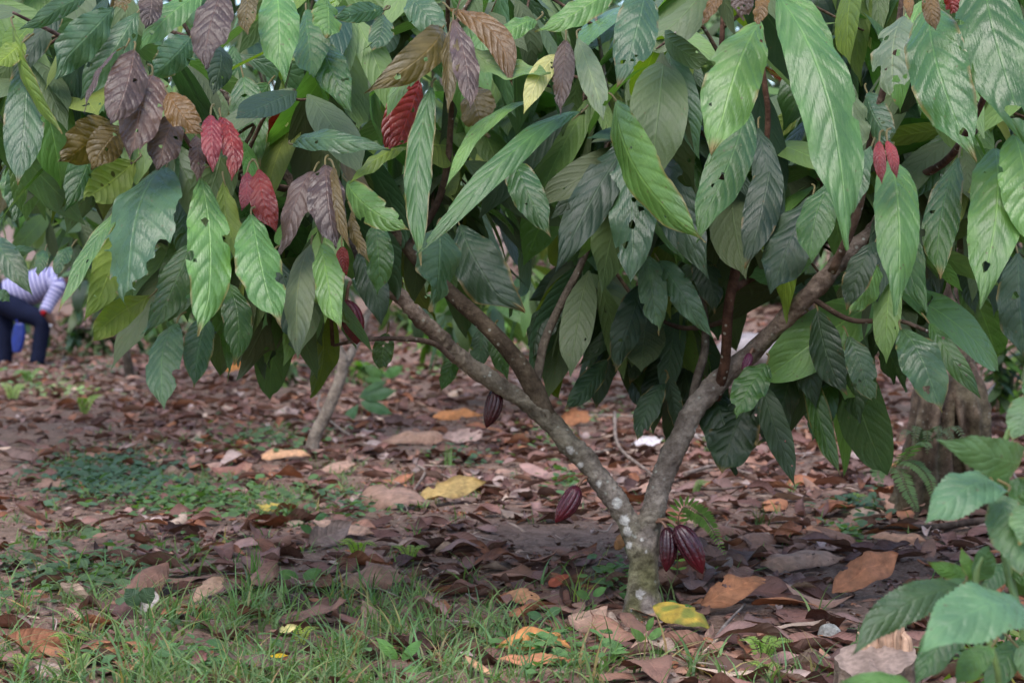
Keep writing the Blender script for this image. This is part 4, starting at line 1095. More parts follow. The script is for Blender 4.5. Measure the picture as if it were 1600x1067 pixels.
    n0 = len(V)
    tri = [[n0, jj, (jj + 1) % ns] for jj in range(ns)] + [[n0 + 1, (nu - 1) * ns + (jj + 1) % ns, (nu - 1) * ns + jj] for jj in range(ns)]
    bag.add(np.vstack([V, top, bot]), bq, None, (.010, .024, .17, .4), tri)
    bt = thing('blue_bag', c0, 'bright blue plastic bag hanging at the thigh of the bending person', 'bag')
    bag.build('body', M_PLAST, bt)
    st = MB(); tube(st, [c0 + np.array([-.03, 0, -.01]), c0 + np.array([-.05, .02, .13]), q_(16, 478, -.2)], [.006, .006, .006], 6, 10, (.012, .03, .35, .4)); st.build('strap', M_PLAST, bt)
person()

# ------------------------------------------------------------------ stones, stump, dead branch
def stone(name, px, py, w, h, label, col, seed, depth=.8, n=3):
    b = G(px, py); s = float((b - CAMP) @ FW) / FPX
    r = np.random.default_rng(seed)
    nu, nv = 40, 56
    th = np.linspace(0, math.pi, nu)[:, None]; ph = np.arange(nv)[None] / nv * 6.283
    X, Y, Z = np.sin(th) * np.cos(ph), np.sin(th) * np.sin(ph), np.cos(th) + 0 * ph
    rr = np.ones_like(X)
    for k in range(22):                                          # facets
        dirn = nrm(r.normal(size=3)); c = r.uniform(.72, .95)
        dt = X * dirn[0] + Y * dirn[1] + Z * dirn[2]
        rr = np.minimum(rr, np.where(dt > .05, c / np.maximum(dt, .05), 9))
    rr = rr * (1 + .06 * (vnoise(X * 4 + 9, Z * 4 + Y * 3) - .5)) + .025 * (vnoise(X * 13, Z * 13 + Y * 11) - .5)
    V = np.stack([X * rr * w * s / 2, Y * rr * w * s / 2 * depth, Z * rr * h * s * .62 + h * s * .38], -1)
    i, j = np.meshgrid(np.arange(nu - 1), np.arange(nv), indexing='ij'); k = (j + 1) % nv
    q = np.stack([i * nv + j, (i + 1) * nv + j, (i + 1) * nv + k, i * nv + k], -1).reshape(-1, 4)
    cc = np.array(col) * (.45 + .6 * vnoise(X * 5 + seed, Z * 5 + Y * 4) + .5 * vnoise(X * 19 + seed, Z * 19 + Y * 17))[..., None]
    o = MB().add(V + b, q, None, np.concatenate([cc, np.full(cc.shape[:2] + (1,), .9)], -1).reshape(-1, 4)).build(name, M_STONE)
    rebase(o, b)
    return tag(o, label, 'stone' if name == 'stone' else 'boulder')
stone('stone', 1297, 1006, 42, 34, 'small grey angular stone lying in front of the large rusty leaf', (.30, .29, .26), 3)
stone('boulder', 1190, 590, 150, 78, 'large pale pinkish boulder on the slope behind the right stem', (.40, .33, .31), 8)
stone('boulder', 1050, 440, 110, 40, 'pale rock far up the slope seen between dark leaves', (.40, .31, .29), 12)

def stump():
    d = 4.02; c = P(1368, 1040, d); b = np.array([c[0], c[1], gz(c[0], c[1])])
    t = thing('tree_stump', b, 'weathered cut stump with splintered pale wood half hidden by the front shrub', 'stump')
    ns, nu = 60, 12
    th = np.arange(ns)[None] / ns * 6.283; u = np.linspace(0, 1, nu)[:, None]
    R = .082 * (1 + .25 * (1 - u) ** 2) * (1 + .10 * np.sin(th * 3 + 1) + .08 * (vnoise(th * 4, u * 2) - .5) * 2)
    top = .105 + .026 * np.sin(th + .5)
    V = np.stack([R * np.cos(th), R * np.sin(th), -.03 + (top + .03) * u + 0 * th], -1) + b
    i, j = np.meshgrid(np.arange(nu - 1), np.arange(ns), indexing='ij'); k = (j + 1) % ns
    q = np.stack([i * ns + j, i * ns + k, (i + 1) * ns + k, (i + 1) * ns + j], -1).reshape(-1, 4)
    MB().add(V, q, None, (.20, .155, .12, .9)).build('bark', M_OLD, t)
    rt = np.linspace(0, 1, 12)[:, None]
    Rt = R[-1][None] * rt
    Zt = top * np.ones((12, 1)) * 1 + .012 * (vnoise(Rt * np.cos(th) * 60, Rt * np.sin(th) * 18) - .5) - .0
    zc = (top.mean() * (1 - rt) + top * rt) + .012 * (vnoise(Rt * np.cos(th) * 70, Rt * np.sin(th) * 16) - .5) * (rt < .98)
    V = np.stack([Rt * np.cos(th), Rt * np.sin(th), zc], -1) + b
    i, j = np.meshgrid(np.arange(11), np.arange(ns), indexing='ij'); k = (j + 1) % ns
    q = np.stack([i * ns + j, (i + 1) * ns + j, (i + 1) * ns + k, i * ns + k], -1).reshape(-1, 4)
    st = .75 + .5 * vnoise(Rt * np.cos(th) * 160, Rt * np.sin(th) * 12)
    cc = np.array([.215, .155, .125]) * st[..., None]
    MB().add(V, q, None, np.concatenate([cc, np.full(cc.shape[:2] + (1,), .9)], -1).reshape(-1, 4)).build('cut_face', M_WOOD, t)
    sp = MB(); r = np.random.default_rng(4)
    for k in range(46):                                           # splintered slab standing on the far side
        a = r.uniform(.2, 1.9); x = math.cos(a) * .068 + r.normal() * .004; y = math.sin(a) * .06
        h = .05 + .075 * math.exp(-((a - .95) / .4) ** 2) * r.uniform(.6, 1.1)
        z0 = .10
        tube(sp, [b + [x, y, z0], b + [x + r.normal() * .003, y + .004, z0 + h * .7], b + [x + r.normal() * .006, y + .006, z0 + h]], [.011, .008, .002], 5, 6, tuple(np.array([.34, .215, .145]) * r.uniform(.7, 1.25)) + (.9,))
    sp.build('splinters', M_WOOD, t)
stump()

# ------------------------------------------------------------------ shrub in the right foreground
def shrub():
    b = np.array([.80, 3.05, gz(.80, 3.05)])
    t = thing('leafy_shrub', b, 'broad leaved bluish green shrub close to the lens at the right edge', 'shrub')
    d = 3.1
    stems = [[(1612, 1200, 0), (1605, 1000, .02), (1575, 900, .05), (1562, 800, .08), (1568, 700, .1), (1600, 620, .1)],
             [(1500, 1250, .1), (1560, 1080, 0), (1530, 960, 0), (1525, 900, 0), (1535, 870, 0)],
             [(1620, 1200, .2), (1600, 1000, .2), (1572, 860, .22), (1565, 760, .25)]]
    for s in stems:
        mb = MB(); tube(mb, [P(x, y, d + z) for x, y, z in s], [.007] + [.0055] * (len(s) - 2) + [.003], 8, 30, (.13, .20, .06, .5)); mb.build('stem', M_STEM, t)
    FL = [(1592, 712, 1465, 684, 46, 3.12, 3.0, 'W', dict(bulge=.24, roll=-.7)), (1572, 770, 1446, 818, 74, 3.12, 3.0, 'W', dict(bulge=.2)), (1570, 765, 1530, 690, 40, 3.2, 3.15, 'W'),
          (1560, 770, 1610, 900, 70, 3.15, 3.05, 'W'), (1620, 975, 1432, 1012, 104, 2.95, 2.8, 'W', dict(bulge=.18)), (1500, 915, 1322, 1012, 56, 3.1, 3.0, 'B', dict(bulge=.1)),
          (1522, 912, 1402, 934, 32, 3.2, 3.12, 'W', dict(bulge=.15)), (1526, 908, 1545, 850, 38, 3.15, 3.1, 'W'), (1520, 960, 1432, 1075, 60, 3.0, 2.95, 'G'), (1440, 1082, 1310, 1062, 32, 2.9, 2.85, 'L', dict(bulge=.15)),
          (1600, 620, 1585, 690, 46, 3.2, 3.15, 'W'), (1605, 625, 1640, 560, 40, 3.2, 3.2, 'W'), (1525, 905, 1500, 855, 20, 3.2, 3.2, 'L'), (1522, 905, 1448, 880, 26, 3.25, 3.2, 'L'), (1560, 800, 1640, 760, 60, 3.3, 3.25, 'G'),
          (1580, 900, 1660, 880, 70, 3.3, 3.25, 'G'), (1560, 905, 1500, 885, 30, 3.35, 3.3, 'G'), (1600, 1000, 1540, 1090, 46, 3.3, 3.2, 'G'), (1590, 1010, 1650, 1075, 50, 3.25, 3.2, 'W'), (1550, 1010, 1495, 1070, 44, 3.05, 3.0, 'L'), (1575, 880, 1520, 940, 40, 3.3, 3.25, 'G'),
          (1600, 930, 1580, 860, 36, 3.35, 3.3, 'G'), (1540, 960, 1460, 960, 36, 3.25, 3.2, 'G'), (1610, 790, 1590, 850, 50, 3.1, 3.05, 'W'), (1568, 720, 1520, 745, 34, 3.3, 3.25, 'W')]
    for k, f in enumerate(FL):
        bx, by, tx, ty, w, d1, d2, kd = f[:8]; op = dict(f[8]) if len(f) > 8 else {}
        r = np.random.default_rng(3000 + k)
        op.setdefault('roll', r.uniform(-.3, .3)); op.setdefault('side', r.uniform(-.06, .06))
        mb, _ = leaf_between(P(bx, by, d1), P(tx, ty, d2), w * d1 / FPX / math.cos(op['roll']), kd, r=r, nu=52, nv=12, serr=.16, bull=.02, wav=.05, **op)
        mb.build('leaf', M_WEED, t)
shrub()
def weed_clump():
    """finely divided weeds under the shrub"""
    r = np.random.default_rng(6)
    b = G(1560, 1060); t = thing('leafy_weed', b, 'tangle of narrow green weeds under the front shrub at the lower right corner', 'weed')
    mb = MB(); n = 150
    B = b + np.stack([r.normal(size=n) * .10, r.normal(size=n) * .10, np.abs(r.normal(size=n)) * .06], 1)
    a = r.uniform(0, 6.28, n)
    place(mb, TLO, B, np.stack([np.cos(a), np.sin(a), r.uniform(-.2, 1.2, n)], 1), np.stack([np.cos(a) * -.3, np.sin(a) * -.3, np.ones(n)], 1), r.uniform(.04, .09, n), leafcols(n, r, 0, .5), r)
    mb.build('foliage', M_WEED, t)
    s = MB()
    for k in range(12):
        e = b + np.array([r.normal() * .1, r.normal() * .1, r.uniform(.05, .2)])
        tube(s, [b, (b + e) / 2 + np.array([0, 0, .02]), e], [.003, .002, .0015], 5, 6, (.1, .15, .05, .5))
    s.build('stem', M_STEM, t)
weed_clump()

# ------------------------------------------------------------------ fallen leaves
DRYC = [((.205, .108, .086), 'brown'), ((.14, .074, .062), 'dark brown'), ((.28, .172, .148), 'pinkish brown'), ((.26, .11, .06), 'rusty'), ((.235, .128, .10), 'brown'), ((.185, .115, .10), 'greyish brown'), ((.10, .052, .044), 'dark brown'), ((.165, .088, .073), 'brown'), ((.38, .285, .25), 'pale buff'), ((.22, .115, .09), 'brown')]
def dry_shape(L, Wd, r, nu=24, nv=8, curl=None, arch=None):
    cross = r.uniform(-.9, 1.3) if curl is None else curl
    ar = r.uniform(-.6, .5) if arch is None else arch
    V, U = leaf_local(L, Wd, nu, nv, r, fold=r.uniform(-.1, .4), wav=r.uniform(.02, .09), bull=.03, cross=cross, nwv=1.1)
    y = V[..., 1] - L / 2
    z = V[..., 2] - ar * (y ** 2) / L * 1.2 + L * .05 * (vnoise(y * 14 / L * .3 + r.random() * 90, V[..., 0] * 20) - .5)
    tw = r.normal() * .5 * y / L
    x = V[..., 0] * np.cos(tw) - z * np.sin(tw); z = V[..., 0] * np.sin(tw) + z * np.cos(tw)
    return np.stack([x, y, z], -1), U
def lay(V, pos, yaw, pitch, roll, sink=.004):
    cy, sy, cp, sp, cr, sr = math.cos(yaw), math.sin(yaw), math.cos(pitch), math.sin(pitch), math.cos(roll), math.sin(roll)
    M = np.array([[cy, -sy, 0], [sy, cy, 0], [0, 0, 1]]) @ np.array([[1, 0, 0], [0, cp, -sp], [0, sp, cp]]) @ np.array([[cr, 0, sr], [0, 1, 0], [-sr, 0, cr]])
    W_ = V.reshape(-1, 3) @ M.T
    W_[:, 2] -= np.percentile(W_[:, 2], 8) + sink
    W_ += pos
    g = gz(W_[:, 0], W_[:, 1]) + .002
    return W_
def fallen(px1, py1, px2, py2, wpx, col, rough=.6, curl=None, arch=None, roll=None, pitch=0, holes=0, bites=0, seed=0, lift=0.0, mott=None):
    """a dry leaf whose ends lie at two pixels of the photograph"""
    a, b = G(px1, py1), G(px2, py2)
    m = G((px1 + px2) / 2, (py1 + py2) / 2 + 2)
    d = float((m - CAMP) @ FW)
    r = np.random.default_rng(seed)
    dx = (px2 - px1) * d / FPX; dy = (b - a)[1]
    L = min(.42, max(.05, math.hypot(dx, (py2 - py1) * d / FPX) * 1.05))
    yaw = math.atan2(np.clip(dy, -.25, .25) * .4, dx) - math.pi / 2
    pitch = math.asin(max(-.75, min(.75, -(py2 - py1) * d / FPX * .75 / L)))
    Wd = min(wpx * d / FPX * 1.2, L * .52)
    V, U = dry_shape(L, Wd, r, 40, 14, curl, arch)
    V[..., 2] += Wd * .16 * (vnoise(V[..., 1] * 22 + seed, V[..., 0] * 26 + 7) - .5)
    q, U, V = bite(grid_q(40, 14), U, V, L, Wd, holes, bites, r)
    ro_ = .45 if roll is None else abs(roll) + .12
    pos = lay(V, m + np.array([0, 0, lift + .018]), yaw, pitch, ro_ if dx > 0 else -ro_)
    KEEP.append(((px1 + px2) / 2, (py1 + py2) / 2, max(abs(px2 - px1) * .55, 8), max(wpx * .45, abs(py2 - py1) * .5)))
    n_ = vnoise(pos[:, 0] * 38 + seed, (pos[:, 1] + pos[:, 2]) * 38)[:, None]
    cc = np.array(col) * (.75 + .5 * vnoise(pos[:, 0] * 90, (pos[:, 1] + pos[:, 2]) * 90 + seed))[:, None]
    if mott is not None: cc = cc * (1 - sstep(.35, .65, n_)) + np.array(mott) * sstep(.35, .65, n_)
    o = MB().add(pos, q, U, np.c_[cc, np.full(len(cc), rough)]).build('fallen_leaf', M_DRY)
    rebase(o, m)
    FALL.append((m, o))
    return o
FALL = []; KEEP = []
def kept_clear(px, py, near=False):
    for x, y, a, b in KEEP:
        if ((px - x) / a) ** 2 + ((py - y - b * .5) / (b * 1.2)) ** 2 < 1: return True
    return False
HAND = [
 (652, 806, 758, 766, 42, (.33, .23, .085), 'large ochre yellow fallen leaf pointing up to the right below the dark pod', dict(curl=.3, arch=.2, roll=-.35)),
 (562, 792, 682, 796, 46, (.20, .125, .105), 'broad brown veined leaf just left of the ochre yellow one', dict(curl=-.4, arch=.5, roll=-.4)),
 (678, 656, 756, 652, 22, (.36, .15, .06), 'orange brown leaf lying flat below the dark hanging pod', dict(curl=-.5, arch=.3, roll=-.5)),
 (1190, 892, 1322, 884, 44, (.30, .19, .16), 'large pinkish brown ridged leaf right of the pods', dict(curl=-.5, arch=.4, roll=-.4)),
 (1296, 968, 1410, 902, 50, (.27, .115, .066), 'large rusty leaf slanting up behind the grey stone', dict(curl=-.35, arch=.2, roll=-.5, lift=.02)),
 (1098, 982, 1206, 930, 46, (.26, .112, .06), 'rusty curled leaf with black spots right of the trunk foot', dict(curl=-.7, arch=.5, roll=-.5, lift=.015, holes=3)),
 (1016, 970, 1116, 1002, 38, (.30, .215, .03), 'yellow and green fallen leaf in front of the trunk foot', dict(curl=-.5, arch=.4, roll=-.5, bites=2, mott=(.12, .14, .02))),
 (778, 1022, 892, 1018, 52, (.42, .18, .065), 'bright orange arched leaf in front of the trunk to its left', dict(curl=-1.0, arch=.7, roll=-.3)),
 (780, 1042, 896, 1040, 30, (.36, .15, .085), 'flat reddish orange leaf in front of the bright orange arched one', dict(curl=-.2, arch=.1, roll=-.2)),
 (856, 925, 894, 912, 26, (.30, .07, .04), 'small brick red leaf left of the trunk', dict(curl=-.6, arch=.3, roll=-.5)),
 (600, 694, 700, 692, 30, (.27, .165, .13), 'long pinkish brown ridged leaf behind the ochre leaf', dict(curl=-.5, arch=.5, roll=-.4)),
 (690, 694, 762, 688, 30, (.36, .25, .21), 'pale ragged leaf beside the long pinkish one', dict(curl=.4, roll=-.4, bites=4)),
 (408, 718, 484, 716, 22, (.42, .24, .15), 'pale orange leaf at the foot of the sapling', dict(curl=-.4, roll=-.4)),
 (868, 668, 934, 658, 26, (.30, .13, .06), 'rust coloured cupped leaf in the fork of the two stems', dict(curl=.9, roll=-.6)),
 (984, 702, 1038, 690, 20, (.55, .50, .50), 'whitish dry leaf lying between the two stems', dict(curl=.2, roll=-.4)),
 (500, 748, 560, 730, 26, (.26, .165, .14), 'wavy brown leaf right of the sapling foot', dict(curl=-.8, roll=-.3)),
 (536, 924, 642, 912, 48, (.215, .125, .10), 'ribbed brown leaf among the grass edge', dict(curl=-.6, arch=.4, roll=-.45)),
 (480, 872, 552, 832, 38, (.19, .14, .12), 'grey brown leaf standing on edge under a green seedling', dict(curl=.3, roll=-.7)),
 (486, 826, 590, 848, 34, (.29, .19, .155), 'long buff leaf reaching toward the fern sprigs', dict(curl=-.4, roll=-.4)),
 (1352, 902, 1392, 884, 22, (.50, .29, .025), 'small curled golden leaf right of the ridged leaf', dict(curl=1.1, roll=-.4)),
 (1258, 836, 1362, 832, 24, (.29, .14, .09), 'rusty narrow leaf in front of the ferny old trunk', dict(curl=-.6, roll=-.4)),
 (1362, 846, 1446, 852, 26, (.32, .175, .12), 'rusty folded leaf in front of the dead branch', dict(curl=-.7, roll=-.4)),
 (958, 884, 984, 856, 22, (.36, .165, .07), 'orange brown leaf leaning against the left of the trunk', dict(curl=-.8, roll=-.8, lift=.02)),
 (436, 1018, 464, 1006, 18, (.62, .54, .22), 'pale yellow leaf lying in the grass', dict(curl=.6, roll=-.6, lift=.03)),
 (422, 1048, 446, 1046, 9, (.50, .33, .02), 'tiny yellow leaf at the lower edge of the grass', dict(curl=.2, lift=.02)),
 (218, 980, 246, 940, 26, (.45, .40, .36), 'whitish grey leaf beside the heart leaved seedling', dict(curl=.7, roll=-.7)),
 (350, 588, 384, 570, 16, (.40, .17, .045), 'bright orange leaf far back below the hanging left leaves', dict(curl=.5, roll=-.6)),
 (868, 568, 884, 566, 8, (.62, .36, .02), 'tiny bright yellow leaf far back between the stems', dict(curl=.5, roll=-.6)),
 (985, 966, 1082, 962, 26, (.34, .215, .175), 'pinkish leaf touching the front of the trunk foot', dict(curl=-.5, roll=-.4)),
 (300, 962, 352, 918, 30, (.33, .21, .16), 'buff pink leaf behind grass blades', dict(curl=-.4, roll=-.3)),
 (55, 968, 96, 950, 28, (.22, .15, .13), 'brown lobed leaf near the left edge of the grass', dict(curl=.5, roll=-.5, bites=3)),
 (296, 1066, 326, 1046, 24, (.22, .10, .09), 'dark reddish leaf at the bottom of the grass', dict(curl=.4, roll=-.8, lift=.02)),
 (600, 668, 650, 664, 24, (.13, .08, .07), 'dark leaf left of the orange brown flat one', dict(curl=.8)),
 (786, 938, 850, 952, 40, (.34, .175, .10), 'tan leaf with a hole left of the brick red one', dict(curl=-.7, arch=.5, roll=-.4, holes=1)),
 (0, 716, 70, 724, 28, (.15, .10, .085), 'dark curled leaf heap on the path at the left edge', dict(curl=1.2, roll=-.3)),
 (228, 738, 256, 722, 24, (.34, .21, .165), 'tan cupped leaf beside the dark weeds', dict(curl=-.9, roll=-.4)),
 (330, 748, 386, 738, 26, (.20, .09, .075), 'reddish brown cupped leaf left of the sapling', dict(curl=-.8, roll=-.3)),
 (1190, 905, 1120, 940, 30, (.24, .14, .11), 'brown folded leaf between the ridged leaf and the spotted one', dict(curl=.8)),
 (880, 1000, 960, 968, 40, (.33, .21, .175), 'pale pink brown leaf in front of the seedling by the trunk', dict(curl=-.4, roll=-.35)),
 (1010, 1010, 1060, 1030, 30, (.30, .22, .17), 'torn buff leaf in front of the yellow and green one', dict(curl=.5, bites=4)),
 (722, 1040, 780, 1072, 12, (.50, .29, .17), 'narrow peach coloured strip of bark leaf at the bottom edge', dict(curl=.6)),
 (70, 890, 30, 905, 20, (.34, .26, .22), 'pale buff leaf on the path among short grass', dict(curl=.3)),
 (640, 1042, 668, 1030, 26, (.06, .035, .03), 'black brown curled leaf at the bottom beside the peach strip', dict(curl=1.4, lift=.01)),
 (400, 800, 446, 798, 18, (.32, .25, .05), 'half yellow leaf at the grass edge left of the broad brown leaf', dict(curl=-.4, roll=-.4)),
]
for k, h in enumerate(HAND):
    h[7].setdefault('bites', 1 + k % 3); h[7].setdefault('holes', k % 2)
    o = fallen(*h[:6], seed=4000 + k, **h[7])
    tag(o, h[6], 'fallen leaf')

# landmarks for saying which leaf is which
MARK = [(BASE, 'the forked trunk'), (G(483, 708), 'the pale sapling'), (G(1490, 800), 'the old split trunk'), (G(1297, 1006), 'the grey stone'), (G(1368, 1060), 'the cut stump'), (G(400, 880), 'the tall grass tuft'),
        (G(220, 980), 'the heart leaved seedling'), (G(1190, 590), 'the pale boulder'), (G(60, 578), 'the bending person')]
for k, nm in [(0, 'the ochre yellow leaf'), (1, 'the broad veined leaf'), (2, 'the flat orange brown leaf'), (3, 'the pinkish ridged leaf'), (4, 'the large rusty leaf'), (6, 'the yellow and green leaf'), (7, 'the bright orange arched leaf'), (9, 'the brick red leaf'), (10, 'the long pinkish leaf'),
              (12, 'the pale orange leaf'), (13, 'the cupped rust leaf'), (14, 'the whitish leaf'), (16, 'the ribbed brown leaf'), (17, 'the leaf on edge'), (19, 'the curled golden leaf'), (23, 'the pale yellow leaf'), (25, 'the whitish grey leaf'), (26, 'the far orange leaf'),
              (27, 'the far yellow leaf'), (29, 'the buff pink leaf'), (34, 'the path leaf heap'), (35, 'the tan cupped leaf'), (31, 'the dark reddish leaf'), (41, 'the pale path leaf'), (30, 'the brown lobed leaf')]:
    MARK.append((FALL[k][0], nm))

def litter_density(x, y, px, py):
    """how much leaf litter lies at a place, 0..1 (bare path on the left, bare patch by the trunk, grass in front)"""
    d = .95
    d *= 1 - .93 * math.exp(-(((px - 20) / 190) ** 2 + ((py - 690) / 60) ** 2))
    d *= 1 - .8 * math.exp(-(((px - 50) / 190) ** 2 + ((py - 850) / 45) ** 2))
    d *= 1 - .93 * math.exp(-(((px - 850) / 125) ** 2 + ((py - 838) / 26) ** 2) ** 2)
    d *= 1 - .55 * math.exp(-(((px - 1310) / 60) ** 2 + ((py - 920) / 25) ** 2))
    if py > 930 and px < 760: d *= .55
    d *= 1 - .6 * math.exp(-(((px - 180) / 110) ** 2 + ((py - 755) / 30) ** 2))
    d *= 1 - .6 * math.exp(-(((px - 360) / 170) ** 2 + ((py - 790) / 26) ** 2))
    return d
r = np.random.default_rng(2024)
spots = []
tries = 0
while len(spots) < 250 and tries < 9000:
    tries += 1
    px = r.uniform(-10, 1610) if len(spots) > 55 else r.uniform(1030, 1420); py = r.uniform(835, 1010) if len(spots) <= 55 else 640 + 430 * r.random() ** .85 if r.random() < .86 else r.uniform(570, 650)
    p = G(px, py)
    if r.random() > litter_density(p[0], p[1], px, py): continue
    d = float((p - CAMP) @ FW)
    if kept_clear(px, py): continue
    if any(abs(px - a) < 26 and abs(py - b) < 9 for a, b, *_ in spots): continue
    if abs(px - 1005) < 36 and 930 < py < 975: continue
    spots.append((px, py, p, d))
info = []
for px, py, p, d in spots:
    c, nm = DRYC[r.integers(0, len(DRYC))]
    L = r.uniform(.10, .25); Wd = L * r.uniform(.32, .46)
    curl = r.uniform(-1.2, 1.2)
    V, U = dry_shape(L, Wd, r, 26, 10, curl)
    q, U, V = bite(grid_q(26, 10), U, V, L, Wd, int(r.integers(0, 2)), int(r.integers(0, 2)), r)
    W_ = lay(V, p + np.array([0, 0, r.uniform(.0, .02)]), r.uniform(0, 6.28), r.normal() * .18, r.normal() * .35)
    f = r.uniform(.85, 1.2)
    o = MB().add(W_, q, U, np.array([*(np.array(c) * f), .62])).build('fallen_leaf', M_DRY)
    rebase(o, p)
    sz = 'small' if L < .14 else 'long' if L > .21 else ''
    fm = 'tightly curled' if abs(curl) > .95 else 'flat' if abs(curl) < .25 else 'cupped'
    k = int(np.argmin([np.linalg.norm(p - m[0]) / (1 + .0 * d) for m in MARK]))
    mx, my = toPx(MARK[k][0])
    dr = ('right of' if px > mx else 'left of') if abs(px - mx) > 1.6 * abs(py - my) else ('in front of' if py > my else 'behind')
    info.append([o, k, dr, np.linalg.norm(p - MARK[k][0]), sz, nm, fm])
ORD = ['nearest', 'second', 'third', 'fourth', 'fifth', 'sixth', 'seventh', 'eighth', 'ninth', 'tenth', 'eleventh', 'twelfth', 'thirteenth', 'fourteenth']
cells = {}
for it in sorted(info, key=lambda z: z[3]):
    key = (it[1], it[2]); n = cells.get(key, 0); cells[key] = n + 1
    wd = ' '.join(x for x in (it[4], it[6], it[5]) if x)
    if n == 0: lab = f'{wd} dry leaf lying nearest {it[2]} {MARK[it[1]][1]}'
    elif n < len(ORD): lab = f'{wd} dry leaf, {ORD[n]} one {it[2]} {MARK[it[1]][1]}'
    else: lab = f'{wd} dry leaf farther {it[2]} {MARK[it[1]][1]}'
    tag(it[0], lab, 'fallen leaf', 'dry leaves scattered on the plantation floor')

def litter():
    """the rest of the litter, which nobody could count"""
    r = np.random.default_rng(99); mb = MB()
    tp = []
    for k in range(26):
        rr = np.random.default_rng(8000 + k)
        wd = rr.uniform(.3, .55)
        V, U = dry_shape(1.0, wd, rr, 12, 6, rr.uniform(-1.3, 1.6))
        q, U, V = bite(grid_q(12, 6), U, V, 1.0, wd, int(rr.integers(0, 2)), int(rr.integers(0, 2)), rr)
        tp.append((V.reshape(-1, 3) - np.array([0, 0, np.percentile(V[..., 2], 15)]), U.reshape(-1, 2), q))
    B, D, N, L, C = [], [], [], [], []
    n = 0
    def one(x, y, frag):
        px, py = toPx((x, y, float(gz(x, y))))
        if r.random() > litter_density(x, y, px, py) * (1.0 if not frag else 1.25): return
        if not frag and kept_clear(px, py): return
        a = r.uniform(0, 6.28)
        B.append((x, y, float(gz(x, y)) + r.uniform(-.004, .018 if not frag else .006)))
        D.append((math.cos(a), math.sin(a), r.normal() * .2)); N.append((r.normal() * .3, r.normal() * .3, 1))
        L.append(r.uniform(.06, .2) if not frag else r.uniform(.012, .055))
        c = np.array(DRYC[r.integers(0, len(DRYC))][0]) * r.uniform(.55, 1.25)
        C.append((*c, .65))
    for k in range(2900):
        y = 3.9 + 6.5 * r.random() ** .9; one(r.uniform(-.32, .32) * y, y, False)
    for k in range(20000):
        y = 3.9 + 8.5 * r.random() ** .85; one(r.uniform(-.32, .32) * y, y, True)
    for k in range(15000):
        y = 9.5 + 22 * r.random(); one(r.uniform(-.32, .32) * y, y, False)
    B, D, N, L, C = map(np.array, (B, D, N, L, C))
    place(mb, tp, B, D, N, L, C, r)
    for k in range(420):
        y = 4 + 12 * r.random(); x = r.uniform(-.32, .32) * y; a = r.uniform(0, 6.28); ln = r.uniform(.04, .28) * r.random() + .03
        e = [np.array([x + math.cos(a) * ln * f + r.normal() * .008, y + math.sin(a) * ln * f + r.normal() * .008, 0]) for f in (-.5, 0, .5)]
        for p_ in e: p_[2] = float(gz(p_[0], p_[1])) + r.uniform(.004, .03)
        w_ = r.uniform(.001, .0035)
        tube(mb, e, [w_, w_ * .9, w_ * .5], 5, 6, tuple(np.array([.34, .27, .23]) * r.uniform(.5, 1.3)) + (.8,))
    tag(mb.build('leaf_litter', M_DRY), 'dense layer of brown leaf litter covering the plantation floor', 'leaf litter', kind='stuff')
litter()

# ------------------------------------------------------------------ twigs on the ground
def ground_twig(pts, w, label, col=(.27, .215, .18, .8), z=.012, name='fallen_twig', side=None):
    P_ = [G(x, y) + np.array([0, 0, z + zz]) for x, y, zz in pts]
    d = float((P_[0] - CAMP) @ FW); mb = MB()
    rr = [w / 2 * d / FPX * (1 - .55 * i / (len(P_) - 1)) for i in range(len(P_))]
    tube(mb, P_, rr, 7, len(P_) * 5, col, wob=.15, seed=int(pts[0][0]))
    if side:
        S_ = [P_[side[0]]] + [G(x, y) + np.array([0, 0, z + zz]) for x, y, zz in side[1]]
        tube(mb, S_, [rr[side[0]] * .8, rr[-1]], 6, 10, col, wob=.1)
    o = mb.build(name, M_TWIG); rebase(o, P_[0])
    return tag(o, label, 'branch' if name != 'fallen_twig' else 'twig')
ground_twig([(1640, 822, .01), (1540, 826, .01), (1460, 832, .0), (1395, 836, .01), (1330, 834, .0)], 14, 'thick dark dead branch lying along the ground behind the front shrub', (.085, .062, .05, .8), .02, 'fallen_branch')
ground_twig([(880, 708, .01), (920, 716, .015), (968, 706, .01)], 9, 'pale stick lying between the two stems below the cupped leaf')
ground_twig([(500, 640, .09), (498, 656, .06), (530, 680, .03), (568, 697, .01)], 4, 'thin bent twig leaning over by the sapling', (.3, .25, .21, .8))
ground_twig([(652, 734, .01), (664, 752, .03), (645, 776, .01)], 6, 'pale kinked twig behind the ochre yellow leaf', side=(0, [(710, 738, .015)]))
ground_twig([(665, 768, .015), (720, 766, .02), (800, 770, .01)], 5, 'long pale twig running right from the ochre leaf', side=(1, [(690, 755, .03)]))
ground_twig([(1112, 1022, .0), (1130, 1000, .02), (1164, 968, .03)], 8, 'grey stick slanting up right of the yellow and green leaf', (.27, .23, .21, .8))
ground_twig([(890, 640, .01), (940, 634, .02), (985, 622, .015)], 7, 'pale stick far behind the fork')
ground_twig([(875, 656, .01), (930, 657, .02), (990, 655, .01)], 6, 'straight pale stick just behind the fork', (.36, .30, .27, .8))
ground_twig([(640, 656, .01), (700, 650, .01), (800, 656, .02)], 4, 'straight thin twig under the dark hanging pod', (.3, .24, .2, .8))
ground_twig([(960, 690, .15), (966, 725, .08), (1010, 745, .02), (1030, 758, .01)], 6, 'crooked twig rising between the two stems', (.25, .2, .17, .8))
